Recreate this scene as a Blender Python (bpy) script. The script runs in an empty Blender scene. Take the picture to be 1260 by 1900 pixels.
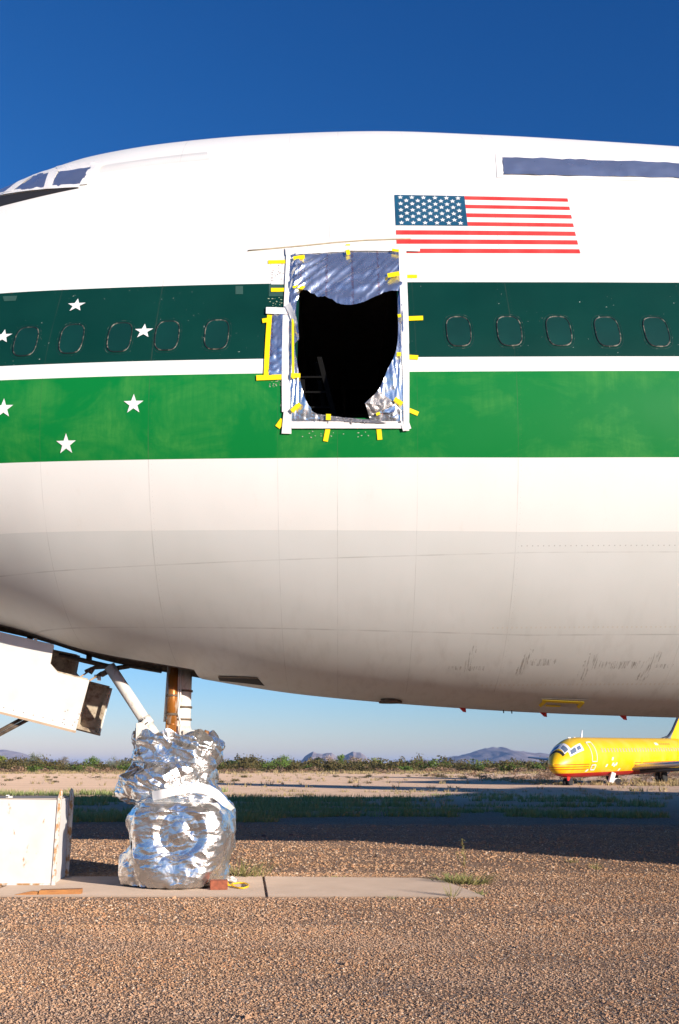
import bpy, math, random
import numpy as np
from mathutils import Vector, noise
random.seed(7); rng = np.random.default_rng(7)
R = math.radians
scene = bpy.context.scene
COL = scene.collection

# ------------------------------------------------------------------ camera
F = 1847.0; TH = math.atan(470/1847.0); H = 1.38; YC = 12.6
CT, ST = math.cos(TH), math.sin(TH)
cam = bpy.data.cameras.new('camera'); camo = bpy.data.objects.new('camera', cam); COL.objects.link(camo)
camo.location = (0, 0, H); camo.rotation_euler = (math.pi/2+TH, 0, 0)
cam.sensor_fit = 'VERTICAL'; cam.sensor_height = 36; cam.lens = F/1900*36
cam.clip_start = 0.1; cam.clip_end = 60000
scene.camera = camo
scene.render.resolution_x = 679; scene.render.resolution_y = 1024

# ------------------------------------------------------------------ light
SUN_EL = R(10.1); SUN_AZ = R(45)          # azimuth: right of the direction behind the camera
sd = Vector((math.sin(SUN_AZ)*math.cos(SUN_EL), -math.cos(SUN_AZ)*math.cos(SUN_EL), math.sin(SUN_EL)))
world = bpy.data.worlds.new('World'); scene.world = world; world.use_nodes = True
wn = world.node_tree.nodes; wl = world.node_tree.links
sky = wn.new('ShaderNodeTexSky'); sky.sky_type = 'NISHITA'; sky.sun_disc = False
sky.sun_elevation = SUN_EL; sky.sun_rotation = math.atan2(sd.x, sd.y)
sky.altitude = 600; sky.air_density = 1.0; sky.dust_density = 0.3; sky.ozone_density = 3.0
sep = wn.new('ShaderNodeSeparateColor'); cmb = wn.new('ShaderNodeCombineColor'); wl.new(sky.outputs[0], sep.inputs[0])
for i, (g_, k_) in enumerate(((1.75, .31), (1.20, .66), (1.0, 1.20))):      # a clearer, drier desert air than the model's
    p_ = wn.new('ShaderNodeMath'); p_.operation = 'POWER'; p_.inputs[1].default_value = g_; wl.new(sep.outputs[i], p_.inputs[0])
    m_ = wn.new('ShaderNodeMath'); m_.operation = 'MULTIPLY'; m_.inputs[1].default_value = k_; wl.new(p_.outputs[0], m_.inputs[0]); wl.new(m_.outputs[0], cmb.inputs[i])
wl.new(cmb.outputs[0], wn['Background'].inputs['Color'])
wn['Background'].inputs['Strength'].default_value = 0.10
sun = bpy.data.lights.new('sun', 'SUN'); suno = bpy.data.objects.new('sun', sun); COL.objects.link(suno)
sun.energy = 5.0; sun.angle = R(0.53); sun.color = (1.0, 0.915, 0.82)
suno.rotation_euler = sd.to_track_quat('Z', 'Y').to_euler(); suno.location = sd*200
scene.view_settings.view_transform = 'Standard'; scene.view_settings.look = 'None'
scene.view_settings.exposure = 0.55; scene.view_settings.gamma = 1

# ------------------------------------------------------------------ helpers
def tag(o, label=None, cat=None, group=None, kind=None):
    if label: o['label'] = label
    if cat: o['category'] = cat
    if group: o['group'] = group
    if kind: o['kind'] = kind
    return o
def empty(name, loc=(0, 0, 0), label=None, cat=None, group=None):
    o = bpy.data.objects.new(name, None); COL.objects.link(o); o.location = loc
    return tag(o, label, cat, group)
def mesh_np(name, V, Fc, mats=(), parent=None, smooth=True, midx=None):
    """V (n,3) array, Fc (m,k) array of equal-sided faces"""
    V = np.asarray(V, np.float32); Fc = np.asarray(Fc, np.int32)
    me = bpy.data.meshes.new(name); me.vertices.add(len(V)); me.vertices.foreach_set('co', V.ravel())
    k = Fc.shape[1]; me.loops.add(Fc.size); me.loops.foreach_set('vertex_index', Fc.ravel())
    me.polygons.add(len(Fc)); me.polygons.foreach_set('loop_start', np.arange(0, Fc.size, k, dtype=np.int32))
    me.polygons.foreach_set('loop_total', np.full(len(Fc), k, np.int32))
    for m in mats: me.materials.append(m)
    if midx is not None: me.polygons.foreach_set('material_index', np.asarray(midx, np.int32))
    me.polygons.foreach_set('use_smooth', np.full(len(Fc), smooth, bool))
    me.update(calc_edges=True); me.validate()
    o = bpy.data.objects.new(name, me); COL.objects.link(o)
    if parent: o.parent = parent
    return o
class MB:
    def __init__(s): s.v = []; s.f = []; s.m = []; s.s = []
    def add(s, vs, fs, m=0, sm=False):
        b = len(s.v); s.v += [tuple(v) for v in vs]
        for f in fs: s.f.append(tuple(b+i for i in f)); s.m.append(m); s.s.append(sm)
        return s
    def box(s, c, d, m=0, rz=0.0, ry=0.0):
        c = Vector(c); vs = []
        for x in (-.5, .5):
            for y in (-.5, .5):
                for z in (-.5, .5):
                    p = Vector((x*d[0], y*d[1], z*d[2]))
                    if ry: p = Vector((p.x*math.cos(ry)+p.z*math.sin(ry), p.y, -p.x*math.sin(ry)+p.z*math.cos(ry)))
                    if rz: p = Vector((p.x*math.cos(rz)-p.y*math.sin(rz), p.x*math.sin(rz)+p.y*math.cos(rz), p.z))
                    vs.append(c+p)
        return s.add(vs, [(0,1,3,2),(4,6,7,5),(0,4,5,1),(2,3,7,6),(0,2,6,4),(1,5,7,3)], m)
    def tube(s, pts, rad, m=0, n=16, caps=True):
        pts = [Vector(p) for p in pts]
        if not isinstance(rad, (list, tuple)): rad = [rad]*len(pts)
        vs = []; fs = []
        t0 = (pts[1]-pts[0]).normalized(); up = Vector((0, 0, 1)) if abs(t0.z) < .9 else Vector((0, 1, 0))
        a = t0.cross(up).normalized()
        for i, p in enumerate(pts):
            t = (pts[min(i+1, len(pts)-1)]-pts[max(i-1, 0)])
            if t.length < 1e-9: t = t0
            t.normalize(); a = (a-t*a.dot(t)).normalized(); b = t.cross(a)
            for k in range(n):
                th = 2*math.pi*k/n; vs.append(p+(a*math.cos(th)+b*math.sin(th))*rad[i])
        for i in range(len(pts)-1):
            for k in range(n):
                fs.append((i*n+k, i*n+(k+1) % n, (i+1)*n+(k+1) % n, (i+1)*n+k))
        s.add(vs, fs, m, True)
        if caps:
            b = len(s.v)-len(vs)
            s.f.append(tuple(b+k for k in range(n))[::-1]); s.m.append(m); s.s.append(False)
            s.f.append(tuple(b+(len(pts)-1)*n+k for k in range(n))); s.m.append(m); s.s.append(False)
        return s
    def prism(s, loop, off, m=0):
        """closed 3D loop extruded by the vector off"""
        off = Vector(off); n = len(loop); vs = [Vector(p) for p in loop]+[Vector(p)+off for p in loop]
        return s.add(vs, [tuple(range(n))[::-1], tuple(range(n, 2*n))]+[(i, (i+1) % n, n+(i+1) % n, n+i) for i in range(n)], m)
    def build(s, name, mats, parent=None, bevel=0):
        me = bpy.data.meshes.new(name); me.from_pydata(s.v, [], s.f)
        for mt in (mats if isinstance(mats, (list, tuple)) else [mats]): me.materials.append(mt)
        me.polygons.foreach_set('material_index', s.m); me.polygons.foreach_set('use_smooth', s.s)
        import bmesh
        bm = bmesh.new(); bm.from_mesh(me); bmesh.ops.recalc_face_normals(bm, faces=bm.faces)
        if bevel:
            bmesh.ops.bevel(bm, geom=[e for e in bm.edges if len(e.link_faces) == 2 and e.calc_face_angle(0) > .6], offset=bevel, segments=2, affect='EDGES')
        bm.to_mesh(me); bm.free(); me.update()
        o = bpy.data.objects.new(name, me); COL.objects.link(o)
        if parent: o.parent = parent
        return o

def dirv(px, py):
    a = (px-630)/F; b = (950-py)/F
    return Vector((a, CT-b*ST, ST+b*CT))
def on_y(px, py, Y):
    d = dirv(px, py); return Vector((0, 0, H))+d*(Y/d.y)
def on_ground(px, py, z=0):
    d = dirv(px, py); return Vector((0, 0, H))+d*((z-H)/d.z)

# ------------------------------------------------------------------ node helper
class S:
    def __init__(s, nt, k): s.nt = nt; s.k = k
    def _m(s, op, *o, clamp=False):
        n = s.nt.nodes.new('ShaderNodeMath'); n.operation = op; n.use_clamp = clamp
        for i, v in enumerate((s,)+o):
            if isinstance(v, S): s.nt.links.new(v.k, n.inputs[i])
            else: n.inputs[i].default_value = v
        return S(s.nt, n.outputs[0])
    def __add__(s, o): return s._m('ADD', o)
    def __sub__(s, o): return s._m('SUBTRACT', o)
    def __mul__(s, o): return s._m('MULTIPLY', o)
    def __truediv__(s, o): return s._m('DIVIDE', o)
    def gt(s, o): return s._m('GREATER_THAN', o)
    def lt(s, o): return s._m('LESS_THAN', o)
    def mx(s, o): return s._m('MAXIMUM', o)
    def mn(s, o): return s._m('MINIMUM', o)
    def abs(s): return s._m('ABSOLUTE')
    def mod(s, o): return s._m('FLOORED_MODULO', o)
    def pow(s, o): return s._m('POWER', o)
    def inv(s): return (s*-1)+1
    def near(s, c, w): return (s-c).abs().lt(w)
    def ramp(s, a, b):
        n = s.nt.nodes.new('ShaderNodeMapRange'); n.clamp = True
        s.nt.links.new(s.k, n.inputs[0]); n.inputs[1].default_value = a; n.inputs[2].default_value = b
        return S(s.nt, n.outputs[0])
class Mat:
    def __init__(s, name, rough=.6, metal=0.0, color=(.5, .5, .5), spec=None):
        s.m = bpy.data.materials.new(name); s.m.use_nodes = True; s.nt = s.m.node_tree
        s.b = s.nt.nodes['Principled BSDF']; s.b.inputs['Base Color'].default_value = (*color, 1)
        s.b.inputs['Roughness'].default_value = rough; s.b.inputs['Metallic'].default_value = metal
        if spec is not None: s.b.inputs['Specular IOR Level'].default_value = spec
        s.tc = s.nt.nodes.new('ShaderNodeTexCoord')
    def xyz(s):
        n = s.nt.nodes.new('ShaderNodeSeparateXYZ'); s.nt.links.new(s.tc.outputs['Object'], n.inputs[0])
        return [S(s.nt, o) for o in n.outputs]
    def scaled(s, sc):
        n = s.nt.nodes.new('ShaderNodeMapping'); s.nt.links.new(s.tc.outputs['Object'], n.inputs['Vector'])
        n.inputs['Scale'].default_value = sc if isinstance(sc, tuple) else (sc, sc, sc); return n.outputs[0]
    def noise(s, sc, detail=4, rough=.55, dist=0):
        n = s.nt.nodes.new('ShaderNodeTexNoise'); s.nt.links.new(s.scaled(sc), n.inputs['Vector'])
        n.inputs['Scale'].default_value = 1; n.inputs['Detail'].default_value = detail
        n.inputs['Roughness'].default_value = rough; n.inputs['Distortion'].default_value = dist
        return S(s.nt, n.outputs[0])
    def voro(s, sc, feature='F1', out=0):
        n = s.nt.nodes.new('ShaderNodeTexVoronoi'); n.feature = feature; s.nt.links.new(s.scaled(sc), n.inputs['Vector'])
        n.inputs['Scale'].default_value = 1
        return S(s.nt, n.outputs[out]) if out == 0 else n.outputs[out]
    def col(s, c):
        n = s.nt.nodes.new('ShaderNodeRGB'); n.outputs[0].default_value = (*c, 1); return n.outputs[0]
    def mix(s, f, a, b):
        n = s.nt.nodes.new('ShaderNodeMix'); n.data_type = 'RGBA'
        if isinstance(f, S): s.nt.links.new(f.k, n.inputs['Factor'])
        else: n.inputs['Factor'].default_value = f
        for v, i in ((a, 6), (b, 7)):
            if isinstance(v, tuple): n.inputs[i].default_value = (*v, 1)
            else: s.nt.links.new(v, n.inputs[i])
        return n.outputs[2]
    def base(s, c): s.nt.links.new(c, s.b.inputs['Base Color']); return s
    def rough(s, f): s.nt.links.new(f.k, s.b.inputs['Roughness']); return s
    def bump(s, h, dist=.01, strength=1.0):
        n = s.nt.nodes.new('ShaderNodeBump'); n.inputs['Distance'].default_value = dist; n.inputs['Strength'].default_value = strength
        s.nt.links.new(h.k, n.inputs['Height']); s.nt.links.new(n.outputs[0], s.b.inputs['Normal']); return s
def plain(name, c, rough=.6, metal=0.0, var=.12, sc=8.0):
    M = Mat(name, rough, metal)
    n = M.noise(sc, 5); M.base(M.mix(n.ramp(.3, .7), tuple(x*(1-var) for x in c), tuple(min(1, x*(1+var)) for x in c)))
    return M.m

# ------------------------------------------------------------------ jumbo hull shape
ZT = [[-9.65,4.91],[-9.45,5.41],[-8.8,6.2],[-7.8,7.0],[-6.8,7.65],[-5.8,8.15],[-4.8,8.62],[-4.0,9.088],[-3.2,9.411],[-2.2,9.598],[-1,9.708],[0.4,9.752],[2,9.677],[3.4,9.573],[4.8,9.454],[8,9.2],[12,8.76],[17,8.45],[24,8.41],[44,8.41],[54,8.26],[60,7.91]]
ZB = [[-9.65,4.91],[-9.45,4.41],[-8.8,3.96],[-7.8,3.6],[-6.5,3.38],[-5,3.165],[-4,2.959],[-3,2.66],[-2,2.482],[-0.5,2.245],[1,2.109],[2.5,2.016],[4.5,1.948],[8,1.86],[40,1.86],[46,2.51],[54,4.81],[60,7.11]]
W = [[-9.65,.0],[-9.45,.75],[-8.8,1.4],[-7.8,1.98],[-6.5,2.45],[-5,2.78],[-4,2.93],[-3,3.04],[-2,3.12],[-.5,3.19],[1,3.23],[3,3.25],[44,3.25],[54,1.9],[60,.5]]
ZC = [[-9.65,4.91],[-6,5.06],[0,5.16],[44,5.16],[60,7.51]]
Q = [[-9.65,0],[-7,.05],[-4.5,.12],[-2,.14],[3,.14],[8,.11],[14,.03],[20,0],[60,0]]
def curve(nodes):
    xs = np.array([n[0] for n in nodes], float); ys = np.array([n[1] for n in nodes], float)
    m = np.zeros(len(xs)); dx = np.diff(xs); s = np.diff(ys)/dx; m[0] = s[0]; m[-1] = s[-1]
    for i in range(1, len(xs)-1):
        if s[i-1]*s[i] > 0:
            w1, w2 = 2*dx[i]+dx[i-1], dx[i]+2*dx[i-1]; m[i] = (w1+w2)/(w1/s[i-1]+w2/s[i])
    def f(x):
        x = np.clip(x, xs[0], xs[-1]); i = np.clip(np.searchsorted(xs, x)-1, 0, len(xs)-2); h = dx[i]; t = (x-xs[i])/h
        return (2*t**3-3*t**2+1)*ys[i]+(t**3-2*t**2+t)*h*m[i]+(-2*t**3+3*t**2)*ys[i+1]+(t**3-t**2)*h*m[i+1]
    return f
fT, fB, fW, fC, fQ = map(curve, (ZT, ZB, W, ZC, Q))
def hw(x, z):
    """half width of the hull at station x, height z"""
    zt, zb, w, zc, q = (float(f(x)) for f in (fT, fB, fW, fC, fQ))
    u = (z-zc)/(zt-zc) if z >= zc else (zc-z)/(zc-zb)
    if u >= 1: return 0.0
    r = w*math.sqrt(max(0, 1-u*u))
    if z >= zc: r *= 1-q*math.sin(math.pi*u**.9)**2
    return r
def inside(p): return abs(p.y-YC) < hw(p.x, p.z) and float(fB(p.x)) < p.z < float(fT(p.x))
def ray(px, py):
    """hull point (x, z) under a photo pixel, near side"""
    d = dirv(px, py); o = Vector((0, 0, H)); t = 7.0; prev = t
    while t < 16:
        if inside(o+d*t): break
        prev = t; t += .04
    else: raise ValueError('miss %s %s' % (px, py))
    a, b = prev, t
    for _ in range(18):
        c = (a+b)/2
        if inside(o+d*c): b = c
        else: a = c
    p = o+d*b; return (p.x, p.z)
def normal(x, z):
    e = .02
    dx = (hw(x+e, z)-hw(x-e, z))/(2*e); dz = (hw(x, z+e)-hw(x, z-e))/(2*e)
    n = Vector((-dx, -1, -dz)); return n.normalized()
def P(x, z, off=0.0):
    return Vector((x, YC-hw(x, z), z))+normal(x, z)*off
def PP(px, py, off=0.0):
    x, z = ray(px, py); return P(x, z, off)

def patch(name, corners, mats, parent, off=.004, nu=8, nv=8, th=.0015, space='px', wob=0.0, curl=None):
    """thin sheet on the hull over a quad (c00,c10,c11,c01), given in photo px or in (x,z)"""
    c = [ray(*q) if space == 'px' else q for q in corners]
    top = []; bot = []
    for j in range(nv+1):
        for i in range(nu+1):
            s, t = i/nu, j/nv
            x = (1-s)*(1-t)*c[0][0]+s*(1-t)*c[1][0]+s*t*c[2][0]+(1-s)*t*c[3][0]
            z = (1-s)*(1-t)*c[0][1]+s*(1-t)*c[1][1]+s*t*c[2][1]+(1-s)*t*c[3][1]
            o = off+(wob*noise.noise(Vector((x*9, z*9, off*50))) if wob else 0)
            if curl: o += curl(s, t)
            top.append(P(x, z, o)); bot.append(P(x, z, o-th))
    n = (nu+1)*(nv+1); fs = []
    for j in range(nv):
        for i in range(nu):
            a = j*(nu+1)+i; q = (a, a+1, a+nu+2, a+nu+1); fs.append(q); fs.append(tuple(n+k for k in q)[::-1])
    ring = [i for i in range(nu+1)]+[j*(nu+1)+nu for j in range(1, nv+1)]+[nv*(nu+1)+i for i in range(nu-1, -1, -1)]+[j*(nu+1) for j in range(nv-1, 0, -1)]
    for a, b in zip(ring, ring[1:]+ring[:1]): fs.append((a, b, n+b, n+a))
    mb = MB(); mb.add(top+bot, fs, 0, False)
    return mb.build(name, mats, parent)
def strip(name, pts, w, mats, parent, off=.006, n=8, wob=0.0, th=.0015, cut=0):
    """tape along a photo-px line p0-p1, w px wide"""
    (x0, y0), (x1, y1) = pts; L = math.hypot(x1-x0, y1-y0); nx, ny = -(y1-y0)/L*w/2, (x1-x0)/L*w/2
    return patch(name, [(x0-nx, y0-ny), (x1-nx+cut, y1-ny), (x1+nx-cut, y1+ny), (x0+nx, y0+ny)], mats, parent, off, max(2, int(L/8)), 2, th, 'px', wob)

# ------------------------------------------------------------------ materials
# livery bands measured on the hull: (z at x=2, slope of z towards the nose for x<2)
def band(y_r, y_l):
    zr = ray(1000, y_r)[1]; xl, zl = ray(12, y_l); return zr, (zl-zr)/(2-xl)
BANDS = [band(523.5, 543.5), band(661.5, 679), band(688.5, 705), band(849, 859), band(987, 990)]
def hull_material():
    M = Mat('hull_paint', .4, spec=.2); x, y, z = M.xyz(); nt = M.nt
    fx = (x*-1+2).mx(0.0).mn(5.5)
    def above(k): return (z-(fx*BANDS[k][1])).gt(BANDS[k][0])
    a = [above(k) for k in range(5)]
    streak = M.noise((7.0, 7.0, .35), 5, .6); big = M.noise(.55, 4); fine = M.noise(26.0, 3)
    white = M.mix(M.noise((1.3, 1.3, .5), 5).ramp(.35, .75), (.79, .77, .725), (.75, .73, .685))
    white = M.mix(streak.ramp(.62, .85)*.25, white, (.62, .55, .46))
    dark = M.mix(M.noise(1.2, 4).ramp(.3, .7), (.0015, .034, .025), (.003, .044, .032))
    blot = M.noise((1.1, 1.1, 1.6), 6, .65, .6).ramp(.46, .66)
    vst = M.noise((22.0, 22.0, .25), 3, .7).ramp(.35, .7)
    green = M.mix(blot*(vst*.55+.45)*.62, (.001, .18, .032), (.07, .29, .055))
    grey = M.mix(M.noise((.8, .8, .8), 5).ramp(.3, .75), (.69, .69, .66), (.64, .64, .60))
    gst = M.noise((9.0, 3.0, 1.0), 5, .6).ramp(.5, .85)
    low = (z*-1+3.3).ramp(0, 1.4)
    grey = M.mix(gst*low*.4, grey, (.24, .20, .15))
    # paint chips and scuffs on the dark band
    chip = M.noise((30.0, 30.0, 30.0), 3, .6).gt(.72)*M.noise(1.7, 2).gt(.50)
    dark = M.mix(chip, dark, (.42, .46, .40))
    c = M.mix(a[4], grey, white); c = M.mix(a[3], c, green); c = M.mix(a[2], c, white); c = M.mix(a[1], c, dark); c = M.mix(a[0], c, white)
    # panel joints: rings round the hull, seams along it, rows of rivets
    line = None
    for sx, w in ((-4.35, .003), (-3.05, .003), (-1.93, .005), (-.02, .0035), (1.78, .004), (3.62, .003), (5.5, .003), (-.62, .003), (.78, .0025), (8.6, .004), (11.7, .004)):
        l = x.near(sx, w); line = l if line is None else line.mx(l)
    lm = fx*.02
    for sz, k, w, x0, x1 in ((3.47, -.016, .0045, -9, 60), (2.72, .035, .0055, -9, 60), (5.22, .0, .003, -9, -1.8), (6.42, 0, .003, 1.75, 60), (7.3, 0, .0025, 1.75, 60), (8.0, .0, .002, -9, 1)):
        l = ((z-(fx*k)).near(sz, w))*x.gt(x0)*x.lt(x1); line = line.mx(l)
    line = line*(z-2.2).gt(0)
    def rivets(axis, other, pos, pitch, r, k=0.0):
        u = (axis.mod(pitch)-pitch/2); v = (other-(fx*k)-pos)
        return (u*u+v*v).lt(r*r)
    riv = rivets(x, z, 6.46, .05, .006)*x.gt(1.75)
    riv = riv.mx(rivets(z, x, 1.81, .05, .004)*.4).mx(rivets(z, x, -1.90, .05, .004)*.4).mx(rivets(x, z, 5.27, .05, .005)*x.gt(1.78)).mx(rivets(x, z, 3.53, .055, .006)*x.gt(1.8))
    rw = rivets(x, z, 2.79, .05, .009)*x.gt(1.6)
    rw = rw.mx(rivets(x, z, 2.26, .05, .010)*x.gt(1.6))
    gr = M.noise(3.0, 3).ramp(.35, .7)
    c = M.mix(line*(gr*.26+.05), c, (.10, .085, .065)); c = M.mix(riv*.45, c, (.15, .12, .10)); c = M.mix(rw*.75, c, (.62, .58, .5))
    # bare-metal scrapes low on the right
    sc = M.noise((60.0, 4.0, 4.0), 4, .7, .3).ramp(.50, .64)*.6
    reg = None
    for cx, cz, wx, wz in ((1.42, 2.5, .035, .12), (1.42, 2.42, .2, .02), (2.02, 2.46, .04, .11), (2.22, 2.47, .14, .03), (2.72, 2.42, .06, .12), (3.03, 2.44, .32, .035), (3.38, 2.42, .06, .12), (3.5, 2.43, .12, .02), (4.25, 2.42, .03, .1)):
        t = (((x-cx-(z-cz)*.35).abs()/wx).mx((z-cz).abs()/wz)+(M.noise((26.0, 26.0, 8.0), 3)-.5)*1.5).lt(1.0)
        reg = t if reg is None else reg.mx(t)
    reg = reg*y.lt(0)
    c = M.mix(reg*sc, c, (.085, .05, .028))
    M.base(c)
    M.rough(M.noise(2.0, 4)*.2+.34)
    dents = M.noise((1.0, 1.0, 1.0), 2)*.6+M.noise((5.5, .6, .5), 2)*.10
    M.bump(dents*1.0-line*.01+fine*.002, .02, .55)
    return M.m
hull_paint = hull_material()
def simple(name, c, rough=.6, metal=0.0, spec=None):
    return Mat(name, rough, metal, c, spec).m
M_white = plain('white_paint', (.78, .75, .70), .45, var=.05, sc=3)
M_dark_in = plain('shade_black_interior', (.022, .017, .013), .8, var=.5, sc=3)  # near-black base colour paints in the shade of the cabin
M_alu = plain('bare_aluminium', (.55, .54, .52), .35, .8, .1)
M_rubber = plain('black_rubber', (.02, .02, .02), .8)
M_black = plain('matt_black', (.016, .015, .014), .75)
M_wtape = plain('white_tape', (.80, .775, .74), .55, var=.03, sc=20)
M_ytape = plain('yellow_tape', (.93, .70, .0), .5, var=.04, sc=20)
M_red = plain('red_paint', (.62, .03, .02), .5)
M_grime = plain('grimy_metal', (.13, .095, .065), .6, .2, .5, 14)
M_greengrey = plain('scuffed_dark_green', (.03, .085, .065), .6)
M_darkgreen = plain('dark_green_plug', (.002, .038, .028), .42, var=.15, sc=2)
def foil_material(name, red=True, bumpd=.012, sc=1.0, tint=(.93, .93, .94), rough=.2, metal=1.0):
    M = Mat(name, rough, metal, tint); x, y, z = M.xyz()
    r1 = M.noise((16*sc, 16*sc, 26*sc), 5, .6, 1.2); r2 = (M.noise((7*sc, 7*sc, 9*sc), 3, .5, 2.0)-.5).abs()
    v = M.voro(22.0*sc)
    c = M.mix(M.noise(3.0, 3).ramp(.4, .8), tint, tuple(t*.86 for t in tint))
    if red:
        lines = (x.mod(.28)-.14).abs().lt(.012)*M.noise((50.0, 50.0, 22.0), 3).gt(.5)
        c = M.mix(lines*.55, c, (.62, .22, .22))
    M.base(c); M.bump(r1*.35+r2*.9+v*.12, bumpd, .8); M.rough(M.noise(5.0, 3)*.16+rough-.06)
    return M.m
M_foil = foil_material('silver_foil', True, .003, .8, (.92, .94, .97), .25, .93)
M_foilbag = foil_material('crinkled_foil', False, .006, 1.0, (.94, .92, .89), .25, .95)

# ------------------------------------------------------------------ JUMBO JET
jet = empty('jumbo_jet', (0, YC, 0), 'huge white jumbo jet with two green bands, white stars and a flag marking', 'airplane')
JO = Vector((0, YC, 0))
def jp(o):
    """parent to the jet keeping world placement"""
    o.parent = jet; o.location = Vector(o.location)-JO; return o
Z0D, Z1D = ray(645, 776)[1], ray(645, 477)[1]
XD0, XD1 = ray(551, 640)[0], ray(742, 640)[0]
WELL0, WELL1 = -6.6, -1.74
YW = .60
def t_of_z(x, z):
    zt, zb, zc = float(fT(x)), float(fB(x)), float(fC(x))
    return math.asin(max(-1, min(1, (z-zc)/max(zt-zc, 1e-3) if z >= zc else (z-zc)/max(zc-zb, 1e-3))))
def sec_pt(x, t, shrink=0.0):
    zt, zb, w, zc, q = (float(f(x)) for f in (fT, fB, fW, fC, fQ))
    u = math.sin(t); z = zc+((zt-zc)*u if u > 0 else (zc-zb)*u)
    y = w*math.cos(t)*(1-q*math.sin(math.pi*max(u, 0)**.9)**2 if u > 0 else 1)
    if shrink:
        c = Vector((0, 0, zc)); v = Vector((0, y, z-zc)); L = v.length
        if L > 1e-6: v *= max(0, (L-shrink))/L
        y, z = v.y, zc+v.z
    return y, z
def stations():
    xs = list(np.linspace(-9.65, -9.2, 9))+list(np.arange(-9.1, WELL0, .12))
    xs += list(np.linspace(WELL0, WELL1, 48))+list(np.linspace(WELL1, XD0, 14))[1:]+list(np.linspace(XD0, XD1, 12))[1:]
    xs += list(np.arange(XD1+.1, 9, .12))+list(np.arange(9.2, 20, .5))+list(np.arange(20.5, 60.4, 1.0))
    return sorted(set(round(float(v), 4) for v in xs))
XS = stations()
def rows_t(x):
    w = float(fW(x)); tw = -math.acos(min(1, YW/max(w, YW+.05)))
    zlo, zhi = Z0D, Z1D
    a = t_of_z(x, zlo); b = t_of_z(x, zhi)
    a = max(-.9, min(.9, a)); b = min(b, 1.35)
    if b-a < .2: b = a+.2
    tw = min(tw, a-.3)
    parts = [(-math.pi/2, tw, 6), (tw, a, 26), (a, b, 18), (b, math.pi/2, 30)]
    ts = []
    for p, q, n in parts: ts += list(np.linspace(p, q, n+1))[:-1]
    return ts+[math.pi/2]
NR = 81; R_W, R_A, R_B = 6, 32, 50
def build_hull(shrink, cut_door=True, cut_well=True, mat=None, name='fuselage', xs=None, flip=False):
    xs = xs or XS; V = []; Fq = []
    for x in xs:
        ts = rows_t(x)
        for sgn in (-1, 1):
            for t in ts:
                y, z = sec_pt(x, t, shrink); V.append((x, sgn*y, z))
    n = 2*NR
    for i in range(len(xs)-1):
        xm = (xs[i]+xs[i+1])/2
        for s in (0, 1):
            for r in range(NR-1):
                if cut_door and s == 0 and R_A <= r < R_B and XD0 < xm < XD1: continue
                if cut_well and r < R_W and WELL0 < xm < WELL1: continue
                a = i*n+s*NR+r; q = (a, a+n, a+n+1, a+1)
                if s == 1: q = q[::-1]
                if flip: q = q[::-1]
                Fq.append(q)
    o = mesh_np(name, np.array(V), np.array(Fq), [mat], jet)
    return o
# the hull's object space is jet-local in y, so shift the shader's z/x only (y is used for the side test)
fus = build_hull(0, mat=hull_paint)
for p in hull_paint.node_tree.nodes:
    pass
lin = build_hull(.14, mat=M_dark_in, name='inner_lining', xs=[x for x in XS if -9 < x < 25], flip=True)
# door reveal: rim between skin and lining
mb = MB()
def rim(p, n):
    out = []
    for (x, z) in p:
        y = hw(x, z); out.append((Vector((x, -y, z)), Vector((x, -y+.17, z))))
    fs = []; vs = []
    for a, b in out: vs += [a, b]
    for i in range(len(out)-1): fs.append((2*i, 2*i+2, 2*i+3, 2*i+1))
    mb.add(vs, fs, 0, False)
def lin2(a, b, n): return [tuple(np.array(a)*(1-i/n)+np.array(b)*i/n) for i in range(n+1)]
for a, b, n in (((XD0, Z0D), (XD1, Z0D), 8), ((XD1, Z0D), (XD1, Z1D), 12), ((XD1, Z1D), (XD0, Z1D), 8), ((XD0, Z1D), (XD0, Z0D), 12)):
    rim(lin2(a, b, n), n)
mb.build('door_frame', M_darkgreen, jet)
# cabin floor and interior frames
mb = MB(); mb.box((10, 0, Z0D-.16), (26, 5.7, .06)); mb.build('cabin_floor', M_dark_in, jet)
mb = MB()
for k in range(9):
    x = -2.0+k*.52
    pts = [Vector((x, y, z)) for y, z in [sec_pt(x, t, .2) for t in np.linspace(-.1, 1.2, 12)]]
    mb.tube(pts, .03, n=5)
for zz in (5.3, 6.1, 6.8):
    mb.tube([(-2.3, sec_pt(0, t_of_z(0, zz), .2)[0], zz), (2.6, sec_pt(0, t_of_z(0, zz), .2)[0], zz)], .03, n=5)
M_rib = plain('grimy_rib_metal', (.32, .24, .18), .7); mb.build('interior_frame', M_rib, jet)
mb = MB(); mb.box((1.2, 0, 7.02), (6, 3.6, .05)); 
for k in range(7): mb.box((-1.6+k*.55, 0, 6.93), (.05, 3.6, .12))
mb.build('ceiling_beam', M_rib, jet)
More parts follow.
